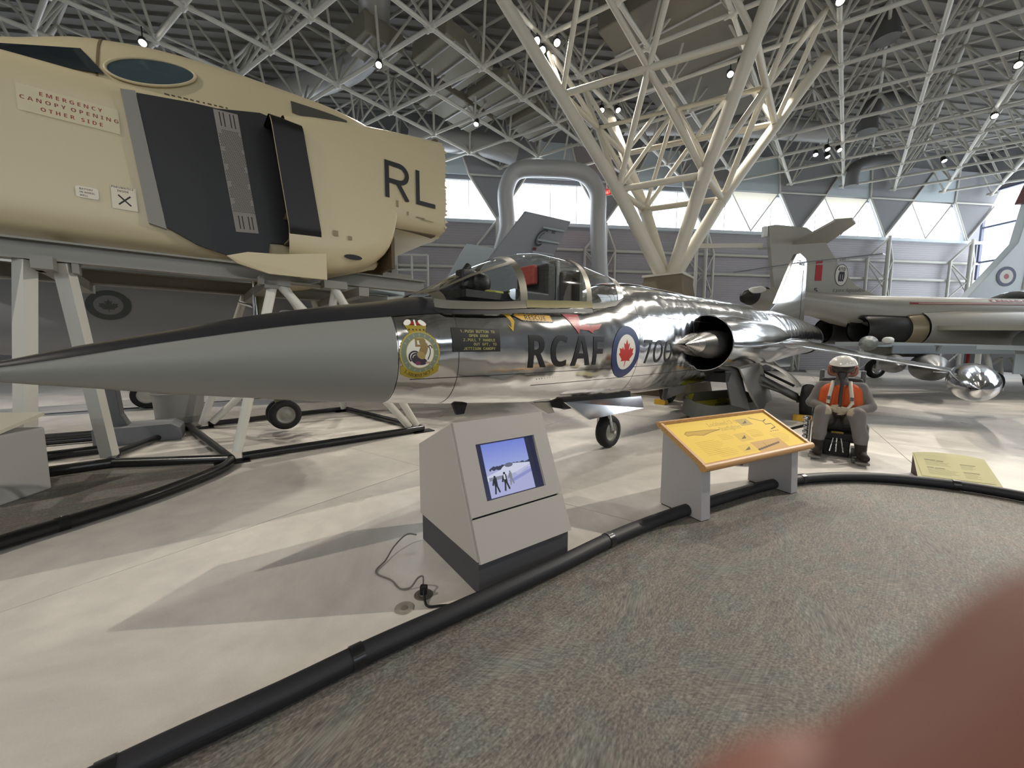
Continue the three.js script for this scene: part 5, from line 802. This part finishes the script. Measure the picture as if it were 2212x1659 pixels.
  for (const s of [1, -1]) part(hd, 'mask_strap', tube([V(s * 0.13, 0.02, 0.03), V(s * 0.115, -0.04, 0.09), V(s * 0.045, -0.07, 0.125)], 0.008, 16, 6), std(0x6b5a4c, 0.7));
}
// ================= grey twin-tail jet behind the trestle =================
{
  const h = thing('twin_tail_jet', 'matt grey twin-tail fighter with low-visibility roundel behind the trestle', 'airplane', [-7.94, 0, -8.36], R(30.6));
  const b = new Body([[-5.4, 1.9, 1.94, 0.02, 1.92, 2], [-4.2, 1.5, 2.3, 0.4, 1.9, 2], [-2.6, 1.2, 2.7, 0.7, 1.92, 2.5], [0, 1.1, 2.78, 0.8, 1.95, 2.8], [2.5, 1.05, 2.8, 1.0, 1.9, 3], [5, 1.05, 2.65, 1.3, 1.85, 4], [9, 1.1, 2.5, 1.3, 1.8, 4], [11.6, 1.35, 2.35, 1.05, 1.85, 3.5]]);
  part(h, 'fuselage', b.geo(56, 70), M.hornetDark);
  const sp = new Body([[-3.4, 2.2, 2.4, 0.2, 2.3, 2], [-2.2, 2.2, 3.15, 0.5, 2.5, 2.1], [-0.8, 2.2, 3.3, 0.55, 2.5, 2.1], [1.0, 2.2, 3.15, 0.6, 2.5, 2.2], [4, 2.2, 2.85, 0.6, 2.4, 2.3], [10.5, 2.2, 2.55, 0.5, 2.35, 2.4]]);
  part(h, 'spine', sp.geo(40, 50), M.hornet); part(h, 'canopy', new Body([[-3.3, 2.3, 2.45, 0.2, 2.35, 2], [-2.2, 2.35, 2.98, 0.43, 2.45, 2.1], [-0.9, 2.35, 3.18, 0.47, 2.45, 2.1], [0.6, 2.35, 3.04, 0.42, 2.45, 2.1]]).geo(36, 30), phy({ color: 0x6d7a80, roughness: 0.08, clearcoat: 1 }));
  for (const s of [1, -1]) {
    part(h, 'leading_edge_extension', slabOf([[-3.2, 2.62, s * 0.62], [1.2, 2.7, s * 1.1], [4.2, 2.66, s * 1.95], [5.2, 2.6, s * 1.6], [5.2, 2.6, s * 0.6]], s * 0.16), M.hornetLight);
    part(h, 'wing', slabOf([[4.2, 2.5, s * 1.3], [6.2, 2.35, s * 5.2], [7.6, 2.35, s * 5.2], [8.6, 2.5, s * 1.3]], s * 0.12), M.hornetLight);
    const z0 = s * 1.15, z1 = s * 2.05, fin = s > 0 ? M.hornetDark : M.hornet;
    const f = new THREE.Group(); f.name = 'tail_fin'; h.add(f);
    part(f, 'fin_plate', slabOf([[6.7, 2.5, z0], [9.0, 2.5, z0], [10.0, 5.0, z1], [8.45, 5.02, z1]], s * 0.09), fin);
    for (let k = 0; k < 3; k++) { const t = 0.62 + k * 0.13, z = z0 + (z1 - z0) * t; part(f, 'stiffener_rib', box(0.75, 0.05, 0.05, 9.05 + t * 0.75 - 0.3, 2.5 + 2.5 * t, z + 0.06), M.hornet); }
    part(h, 'tail_plane', slabOf([[9.0, 1.9, s * 1.2], [11.2, 1.85, s * 3.4], [12.3, 1.85, s * 3.4], [11.6, 1.9, s * 1.2]], s * 0.08), M.hornet);
    part(h, 'intake', rbox(2.2, 0.75, 0.55, 0.12, 3.6, 1.75, s * 1.35), M.hornetDark);
    const mg = new THREE.Group(); mg.name = 'main_gear'; h.add(mg); wheel(mg, 0.37, 0.28, std(0xb9b7ad, 0.5)).position.set(5.4, 0.37, s * 1.55); part(mg, 'leg', bar(V(5.4, 0.37, s * 1.4), V(5.0, 1.5, s * 1.1), 0.08, 10), M.white);
  }
  const crestG = canvasTex(256, 256, (c) => { c.fillStyle = '#4a4f50'; c.beginPath(); c.arc(128, 128, 126, 0, 7); c.fill(); c.fillStyle = '#7b7a80'; c.beginPath(); c.arc(128, 128, 82, 0, 7); c.fill(); c.fillStyle = '#4d5052'; leaf11(c, 128, 140, 62); });
  part(h, 'low_visibility_roundel', b.decal(-0.62, 0.04, 1.84, 2.42, 0.012), decalMat(crestG, 0.7), 'dark grey roundel with maple leaf');
  part(h, 'wordmark', sp.decal(2.7, 4.0, 2.5, 2.74, 0.015), decalMat(canvasTex(420, 110, (c) => { c.fillStyle = '#d3d7d9'; c.font = 'bold 104px serif'; c.fillText('Canada', 6, 86); }), 0.6), 'pale wordmark Canada');
  const tailMark = canvasTex(256, 256, (c) => { c.strokeStyle = '#2f3236'; c.lineWidth = 18; c.beginPath(); c.arc(110, 120, 70, 0.9, 5.2); c.stroke(); c.lineWidth = 8; c.beginPath(); c.arc(120, 120, 40, 0.5, 4.6); c.stroke(); c.fillStyle = '#2f3236'; for (let k = 0; k < 3; k++) c.fillRect(200 + k * 18, 40, 11, 30); c.fillStyle = '#6b2a2e'; c.fillRect(70, 214, 50, 22); });
  part(h, 'tail_badge', surf((u, v) => { const t = 0.62 + 0.3 * v; return [8.62 + 0.62 * u + 0.35 * v, 2.5 + 2.5 * t, 1.15 + 0.9 * t + 0.055]; }, 1, 1), decalMat(tailMark, 0.6), 'dark animal-head badge');
  for (const [x, y, w, hh] of [[-1.35, 2.82, 0.5, 0.14], [0.1, 2.82, 0.75, 0.2], [-2.2, 2.86, 0.35, 0.1]]) part(h, 'stencil_patch', sp.decal(x, x + w, y, y + hh, 0.012, 6, 4), std(0x9a9aa0, 0.6));
  const ng = new THREE.Group(); ng.name = 'nose_gear'; h.add(ng); wheel(ng, 0.285, 0.19, std(0xb4b1a4, 0.5)).position.set(0, 0.285, 0.13); wheel(ng, 0.285, 0.19, std(0xb4b1a4, 0.5)).position.set(0, 0.285, -0.13); part(ng, 'strut', bar(V(0, 0.3, 0), V(0.1, 1.3, 0), 0.07, 12), M.white); part(ng, 'gear_door', box(1.2, 0.45, 0.03, 0.1, 0.98, 0.35), M.white); part(ng, 'tow_hook', tube([V(-0.5, 0.95, 0.3), V(-0.35, 1.12, 0.3), V(-0.1, 1.2, 0.3)], 0.025, 16, 8), M.white);
}
// ================= grey twin-engine interceptor with red stripes =================
{
  const v = thing('striped_jet', 'light grey jet with swept high tail, red stripes and black and white badge', 'airplane', [9.0, 0, -14.2], R(2));   // x towards its nose, z to the visitor
  const b = new Body([[-0.55, 3.0, 3.35, 0.1, 3.2, 2], [-0.2, 2.8, 3.5, 0.34, 3.15, 2], [0.6, 2.7, 3.5, 0.45, 3.1, 2], [2, 2.5, 3.35, 0.6, 2.95, 2.2], [3.5, 2.1, 3.22, 0.9, 2.7, 2.6], [6, 1.75, 3.18, 1.05, 2.5, 2.8], [9, 1.55, 3.15, 1.0, 2.4, 2.6], [12, 1.55, 3.2, 0.8, 2.4, 2.4], [15, 1.75, 3.0, 0.5, 2.35, 2.1], [18.5, 2.1, 2.4, 0.05, 2.25, 2]]);
  part(v, 'fuselage', b.geo(56, 90), M.voodoo);
  part(v, 'tail_cone', lathe([[0.002, 0], [0.2, 0.1], [0.3, 0.35], [0.36, 0.9]], 24).rotateZ(-Math.PI / 2).translate(-0.75, 3.17, 0), M.voodooDark); part(v, 'tail_tip', solid([[[-0.35, 3.3, 0.1], 0.2, [-0.1, 3.32, 0.1], 0.22]], 0.05, 0.05), M.white);
  part(v, 'fin', extrude([[0.1, 5.62], [0.35, 5.66], [1.45, 5.58], [2.15, 5.15], [2.86, 4.15], [3.5, 3.55], [4.6, 3.1], [0.5, 3.1]], 0.14, 0.02).translate(0, 0, -0.07), M.voodoo);
  part(v, 'rudder_gap', merge([box(0.02, 1.9, 0.17, 0.95, 4.3, 0).rotateZ(0), box(0.8, 0.02, 0.17, 0.55, 5.32, 0)]), M.ductDark); part(v, 'fin_tip_light', box(0.12, 0.35, 0.16, 0.0, 5.45, 0), M.white);
  for (const s of [1, -1]) {
    part(v, 'tail_plane', slabOf([[1.0, 4.98, 0], [2.35, 5.08, 0], [1.85, 5.26, s * 1.6], [1.5, 5.3, s * 1.85], [1.0, 5.27, s * 1.8]], s * 0.07), M.voodoo);
    const e = new THREE.Group(); e.name = 'engine'; v.add(e);
    part(e, 'jet_pipe', lathe([[0.46, 0], [0.5, 0.12], [0.52, 1.5], [0.30, 1.45], [0.28, 0.3], [0.4, 0.02]], 32).rotateZ(-Math.PI / 2).translate(3.05, 1.98, s * 0.72), M.voodooDark, 'dark jet pipe'); part(e, 'pipe_band', lathe([[0.53, 0], [0.56, 0.05], [0.6, 0.45], [0.6, 0.5]], 32).rotateZ(-Math.PI / 2).translate(4.5, 1.98, s * 0.72), std(0x9c8d72, 0.4, 0.3), 'tan heat-stained band'); part(e, 'nacelle', lathe([[0.6, 0], [0.66, 1.2], [0.66, 4.5], [0.5, 6.5]], 32).rotateZ(-Math.PI / 2).translate(5.0, 2.0, s * 0.78), M.voodoo);
    part(v, 'wing', slabOf([[5.2, 1.95, s * 1.2], [9.6, 1.95, s * 1.2], [6.0, 1.75, s * 5.6], [4.9, 1.75, s * 5.6]], s * 0.14), M.voodoo);
    const g = new THREE.Group(); g.name = 'main_gear'; v.add(g); wheel(g, 0.42, 0.26, M.alu).position.set(7.2, 0.42, s * 2.6); part(g, 'leg', bar(V(7.2, 0.42, s * 2.5), V(7.1, 1.8, s * 2.3), 0.09, 10), M.white);
  }
  part(v, 'canopy', new Body([[8.6, 2.9, 3.15, 0.2, 3.0, 2], [9.6, 2.9, 3.45, 0.42, 3.0, 2.1], [11, 2.9, 3.5, 0.44, 3.0, 2.1], [12.6, 2.9, 3.3, 0.4, 3.0, 2], [13.4, 2.85, 3.0, 0.2, 2.9, 2]]).geo(36, 30), phy({ color: 0x3b3d3c, roughness: 0.06, clearcoat: 1 }));
  const stripe = std(0x8e2b2f, 0.5), thin = std(0xcfc9bb, 0.5);
  part(v, 'red_stripe', b.decal(4.6, 13.0, 2.83, 2.90, 0.012, 60, 2), stripe); part(v, 'pale_stripe', b.decal(4.9, 13.0, 2.855, 2.875, 0.016, 60, 2), thin); part(v, 'red_stripe', b.decal(12.9, 13.02, 2.4, 2.88, 0.012, 4, 8), stripe);
  part(v, 'wordmark', b.decal(7.5, 9.6, 2.92, 3.06, 0.014, 20, 4), decalMat(canvasTex(512, 90, (c) => { c.fillStyle = '#a2504c'; c.font = 'bold 92px sans-serif'; c.fillText('CANADA', 30, 80); }), 0.5), 'faded red word CANADA');
  const side = (n, t, x, y, w, h, lab) => part(v, n, surf((u, q) => [x + w * u, y + h * q, 0.1], 1, 1), decalMat(t, 0.5), lab);
  part(v, 'red_flag', merge([box(0.24, 0.56, 0.012, 2.02, 4.02, 0.1), box(0.24, 0.05, 0.012, 2.02, 4.42, 0.1)]), std(0xb02a2e, 0.5), 'red rectangle on the fin');
  side('badge', canvasTex(256, 380, (c) => { c.fillStyle = '#3b3a39'; c.beginPath(); c.ellipse(128, 190, 126, 188, 0, 0, 7); c.fill(); c.fillStyle = '#dad6cb'; c.beginPath(); c.ellipse(128, 190, 116, 178, 0, 0, 7); c.fill(); c.fillStyle = '#26252a'; c.font = 'bold 84px sans-serif'; c.fillText('410', 58, 118); for (const x of [96, 128, 162]) { c.beginPath(); c.ellipse(x, 215, 26, 90, 0.1, 0, 7); c.fill(); } c.fillStyle = '#dad6cb'; for (const x of [104, 150]) c.fillRect(x, 180, 8, 90); }), 2.62, 3.56, 0.5, 0.78, 'oval black and white badge');
  side('script', canvasTex(400, 80, (c) => { c.fillStyle = '#4a4640'; c.font = 'italic 58px serif'; c.fillText('Lynx Squadron', 8, 56); }), 2.55, 3.3, 1.25, 0.2, 'small dark script'); side('digit', canvasTex(64, 96, (c) => { c.fillStyle = '#3a3835'; c.font = 'bold 100px sans-serif'; c.fillText('5', 2, 86); }), 1.88, 3.3, 0.18, 0.22, 'dark digit 5');
  const vg = new THREE.Group(); vg.name = 'nose_gear'; v.add(vg); wheel(vg, 0.3, 0.2, M.alu).position.set(13.2, 0.3, 0); part(vg, 'leg', bar(V(13.2, 0.3, 0), V(13.2, 1.7, 0), 0.08, 10), M.white);
}
// ================= straight-wing jet with tip pod, seen past the polished wing =================
{
  const t = thing('pod_wing_jet', 'pale grey straight wing with tip pod, hung tanks and round engine intake', 'airplane', [9.6, 0, -11.0], R(3));
  part(t, 'wing', slabOf([[0.3, 1.52, 0.35], [5.2, 1.40, 0.55], [5.2, 1.40, -1.5], [0.3, 1.52, -0.8]], 0.13), M.hornetLight); part(t, 'flap', box(3.6, 0.22, 0.04, 2.6, 1.30, 0.45), M.hornet);
  part(t, 'tip_pod', solid([[[0.0, 1.47, 0.55], 0.12, [0.2, 1.47, 0.35], 0.2], [[0.2, 1.47, 0.35], 0.2, [1.0, 1.5, -0.45], 0.1]], 0.035, 0.03), std(0x8f9490, 0.45)); part(t, 'tip_pod_cap', solid([[[0.42, 1.55, 0.62], 0.09, [0.75, 1.55, 0.4], 0.1]], 0.03, 0.02), M.white);
  const eng = new THREE.Group(); eng.name = 'engine'; t.add(eng); part(eng, 'nacelle', lathe([[0.34, 0.1], [0.36, 0], [0.44, -0.03], [0.5, 0.1], [0.55, 0.8], [0.5, 2.4], [0.3, 3.2]], 36).rotateX(-Math.PI / 2).rotateY(R(-42)).translate(5.45, 1.5, 0.9), M.hornetLight); part(eng, 'intake_mouth', new THREE.CircleGeometry(0.36, 28).rotateY(R(-42)).translate(5.55, 1.5, 0.78), M.black); part(eng, 'bullet', new THREE.SphereGeometry(0.12, 16, 10).translate(5.53, 1.5, 0.82), M.aluDark);
  for (const [x, y, r, z] of [[1.2, 0.92, 0.27, 0.1], [2.05, 0.82, 0.38, 0.3]]) { const k = new THREE.Group(); k.name = 'hung_tank'; t.add(k); part(k, 'tank', lathe([[0.002, -1.2], [r * 0.45, -1.05], [r * 0.85, -0.6], [r, 0], [r * 0.9, 0.8], [r * 0.4, 1.7], [0.002, 2.0]], 28).rotateX(Math.PI / 2).rotateY(R(-44)).translate(x, y, z), std(0x7e7d7a, 0.35, 0.6)); part(k, 'pylon', slabOf([[x, y + r * 0.7, z + 0.1], [x, 1.42, z + 0.25], [x, 1.42, z - 0.9], [x, y + r * 0.7, z - 0.8]], 0.08), std(0x8f8f8b, 0.45)); }
  const g = new THREE.Group(); g.name = 'main_gear'; t.add(g); wheel(g, 0.32, 0.22, M.alu).position.set(4.9, 0.32, -0.3); part(g, 'leg', bar(V(4.9, 0.32, -0.3), V(4.7, 1.35, -0.4), 0.07, 10), M.white); part(g, 'gear_door', box(0.5, 0.6, 0.03, 5.2, 0.9, 0.1), M.hornetLight); part(g, 'fin_stay', box(0.05, 0.5, 0.05, 3.9, 1.05, -0.2), M.red);
  part(t, 'support_stand', merge([bar(V(6.1, 0, -0.9), V(5.5, 1.05, -0.6), 0.05, 8), bar(V(4.9, 0, -1.2), V(5.5, 1.05, -0.6), 0.05, 8), bar(V(5.6, 0, 0.3), V(5.5, 1.05, -0.4), 0.05, 8)]), M.white);
}
// ================= tall tail fin behind, with roundels =================
{
  const t = thing('tall_tail_jet', 'jet with tall pale grey fin, ringed roundels and maroon fin tip', 'airplane', [23.0, 0, -18.2], 0);
  part(t, 'fin', extrude([[-2.4, 3.2], [0.0, 6.1], [0.35, 8.0], [2.6, 8.0], [2.6, 3.2]], 0.3, 0.03).translate(0, 0, -0.15), M.hornetLight); part(t, 'fin_tip', extrude([[0.05, 7.9], [0.6, 9.4], [2.4, 9.4], [2.6, 7.9]], 0.34, 0.03).translate(0, 0, -0.17), std(0x6a4541, 0.6), 'maroon fin tip'); part(t, 'fuselage', new Body([[-3.5, 2.4, 3.4, 0.4, 2.9, 2], [0, 1.6, 3.5, 1.0, 2.6, 2.1], [4.5, 1.4, 3.5, 1.1, 2.5, 2.1]]).geo(36, 20), M.hornet);
  const ring = canvasTex(256, 256, (c) => { [['#262e55', 126], ['#cfccc2', 88], ['#9a4436', 34]].forEach(([f, r]) => { c.fillStyle = f; c.beginPath(); c.arc(128, 128, r, 0, 7); c.fill(); }); });
  for (const x of [-0.85, 1.15]) part(t, 'roundel', surf((u, v) => [x + 0.9 * u, 4.15 + 0.9 * v, 0.2], 1, 1), decalMat(ring, 0.5), 'ringed blue and white roundel'); part(t, 'trim_strip', bar(V(0.45, 4.0, 0.18), V(0.75, 8.0, 0.18), 0.06, 8), M.white);
  for (const x of [-1, 3.5]) part(t, 'leg', bar(V(x, 0, 0), V(x, 1.9, 0), 0.1, 10), M.white);
}
// ================= small fittings =================
{
  const e = thing('exit_sign', 'small red exit sign hung before the middle wall', 'sign', [4.52, 8.72, -19.3], R(-25)); part(e, 'sign_box', rbox(0.5, 0.3, 0.08, 0.01), std(0xb8b4aa, 0.5)); part(e, 'face', surf((u, v) => [-0.24 + 0.48 * u, -0.14 + 0.28 * v, 0.043], 1, 1), std(0x200808, 0.4, 0, { emissive: 0xffffff, emissiveIntensity: 0.7, emissiveMap: canvasTex(200, 120, (c) => { c.fillStyle = '#c8332b'; c.fillRect(0, 0, 200, 120); c.fillStyle = '#f2c9c0'; c.font = 'bold 76px sans-serif'; c.fillText('EXIT', 18, 88); }) })); part(e, 'rod', bar(V(0, 0.15, 0), V(0, 0.9, 0), 0.02, 8), M.steel);
  const el = new THREE.PointLight(0xff5040, 0.8, 0, 2); el.position.set(4.48, 8.72, -19.15); scene.add(el);
  const r = thing('pipe_railing', 'white pipe guard railing beside the far wall left of the canopy', 'railing', [-5.2, 0, -17.4], R(5)); for (const [a, b2] of [[[0, 0], [0, 5.55]], [[0.75, 0], [0.75, 5.35]], [[1.45, 0], [1.45, 5.35]], [[-0.75, 0], [-0.75, 5.55]]]) part(r, 'post', bar(V(a[0], 0, 0), V(a[0], b2[1], 0), 0.05, 8), M.steel); for (const [x0, x1, y] of [[-0.75, 0, 5.55], [0, 1.45, 5.35], [-0.75, 1.45, 4.7], [-0.75, 1.45, 3.8]]) part(r, 'rail', bar(V(x0, y, 0), V(x1, y, 0), 0.045, 8), M.steel);
  const w = thing('rotor_blade', 'long pale blade sticking out left of the swept high tail', 'blade', [7.1, 0, -14.6], 0); part(w, 'blade', sqbar(V(-0.4, 5.0, 0.2), V(2.1, 5.08, 0), 0.06, 0.16), std(0xd8d2bf, 0.5)); part(w, 'mast', bar(V(-0.4, 0, 0.2), V(-0.4, 5.0, 0.2), 0.06, 8), M.steel); 
}
// ================= lamps =================
lamp('bright spot lamp above the cream cockpit', [-10.33, 9.75, -11.61], [-5.5, 0, -6.0], 260, 32);
lamp('spot lamp over the tail end of the cream nose section', [-4.03, 9.75, -12.43], [-3.5, 0, -6.5], 260, 32);
lamp('leftmost spot lamp of the cluster at the column head', [0.66, 9.75, -11.5], [-2.2, 0, -3.4], 300, 26);
lamp('lower left spot lamp of the cluster at the column head', [0.84, 9.75, -11.83], [0.3, 0, -4.0], 300, 26);
lamp('rightmost spot lamp of the cluster at the column head', [1.22, 9.75, -11.56], [2.6, 0, -4.6], 320, 28);
lamp('small lowest spot lamp of the cluster at the column head', [1.11, 9.75, -12.13], [6, 0, -6.5], 240, 32);
lamp('left one of two spot lamps behind the left column leg', [3.17, 9.75, -14.63], [3.0, 0, -9.5], 200, 36);
lamp('right one of two spot lamps behind the left column leg', [3.75, 9.75, -14.62], [7.5, 0, -9.5], 200, 36);
lamp('lowest of three spot lamps at the right column leg', [6.72, 9.75, -12.78], [4.6, 0, -5.2], 260, 26);
lamp('middle spot lamp half hidden by the right column leg', [6.81, 9.75, -12.33], [7.5, 0, -7.5], 240, 30);
lamp('right one of three spot lamps at the right column leg', [7.42, 9.75, -12.42], [9.5, 0, -9], 240, 30);
lamp('left spot lamp of the far cluster above the swept tail', [13.27, 9.75, -17.77], [11, 0, -14], 160, 36);
lamp('upper middle spot lamp of the far cluster above the swept tail', [13.41, 9.75, -17.29], [14, 0, -13], 160, 36);
lamp('lower middle spot lamp of the far cluster above the swept tail', [13.93, 9.75, -17.93], [17, 0, -15], 160, 36);
lamp('right spot lamp of the far cluster above the swept tail', [13.97, 9.75, -17.36], [16, 0, -11], 160, 36);
lamp('spot lamp high over the red striped jet', [17.54, 9.75, -14.9], [13.0, 0, -8.0], 260, 34);
lamp('small far spot lamp above the end of the red striped jet', [19.48, 9.75, -18.28], [20, 0, -14], 160, 36);
lamp('spot lamp at the right edge beneath the roof', [15.06, 9.75, -12.35], [7, 0, -5], 300, 30, 0.7);
lamp('spot lamp beyond the right edge aimed at the video kiosk', [15.0, 9.75, -7.2], [0.0, 0.3, -2.6], 1500, 19, 0.8);
lamp('spot lamp at the top edge beside the right column leg', [7.96, 9.75, -10.24], [4.2, 0, -4.2], 260, 22);
lamp('tiny spot lamp before the middle window bay', [-1.39, 9.75, -15.51], [-3, 0, -12], 120, 36);
// lamps of the same row behind the visitor, which light the near sides
for (const [x, z, tx, tz, cd, n] of [[-9.0, 2.0, -1.5, -3.5, 420, 'farther left'], [3.0, 7.0, 0.5, -5.0, 60, 'straight'], [9.5, 4.5, 4.0, -6.0, 60, 'farther right'], [-13.0, -3.0, -8.5, -8.5, 600, 'at the very left']]) lamp('spot lamp behind the visitor, ' + n + ' of the row out of view', [x, 9.75, z], [tx, 1.2, tz], cd, 34, 0.8);

// ================= the photographer's hand at the lens =================
{
  const h = thing('hand', 'blurred fingertip of the photographer intruding at the lower right corner', 'hand'); const m = (x, y, z) => [(x + 4.1) / 1000, 1.37 + (y - 7.6) / 1000, -z / 1000];
  const b = [
    [m(8, -25, 15), 0.0078, m(30, -12.5, 15.5), 0.0086], [m(30, -12.5, 15.5), 0.0088, m(56, 1, 9), 0.0096], [m(56, 1, 9), 0.0096, m(92, 8, -18), 0.0105],
    [m(92, 8, -18), 0.0125, m(118, -38, -42), 0.017], [m(98, -14, -30), 0.0125, m(118, -50, -46), 0.016], [m(100, -34, -36), 0.012, m(116, -58, -48), 0.015], [m(100, -52, -40), 0.011, m(114, -64, -48), 0.014], [m(118, -38, -42), 0.018, m(140, -90, -60), 0.024], [m(140, -90, -60), 0.026, m(190, -210, -90), 0.034],
    [m(98, -14, -30), 0.0098, m(66, -26, -8), 0.0092], [m(66, -26, -8), 0.0092, m(58, -34, -30), 0.0082], [m(100, -34, -36), 0.0094, m(70, -46, -16), 0.0088], [m(70, -46, -16), 0.0088, m(62, -52, -36), 0.0078], [m(100, -52, -40), 0.0084, m(74, -64, -24), 0.0078], [m(74, -64, -24), 0.0078, m(68, -68, -40), 0.007],
    [m(128, -60, -40), 0.013, m(96, -64, -4), 0.0115], [m(96, -64, -4), 0.0112, m(70, -50, 12), 0.0098],
  ];
  part(h, 'skin', solid(b, 0.003, 0.006), M.skin);
  part(h, 'fingernail', new THREE.SphereGeometry(0.0055, 14, 10).scale(1.3, 0.35, 0.9).rotateZ(R(30)).translate(...m(10, -17.5, 17)), std(0x94604f, 0.4));
}
scene.traverse((o) => { if (o.isMesh) { o.castShadow = true; o.receiveShadow = true; } });
renderer.render(scene, camera);
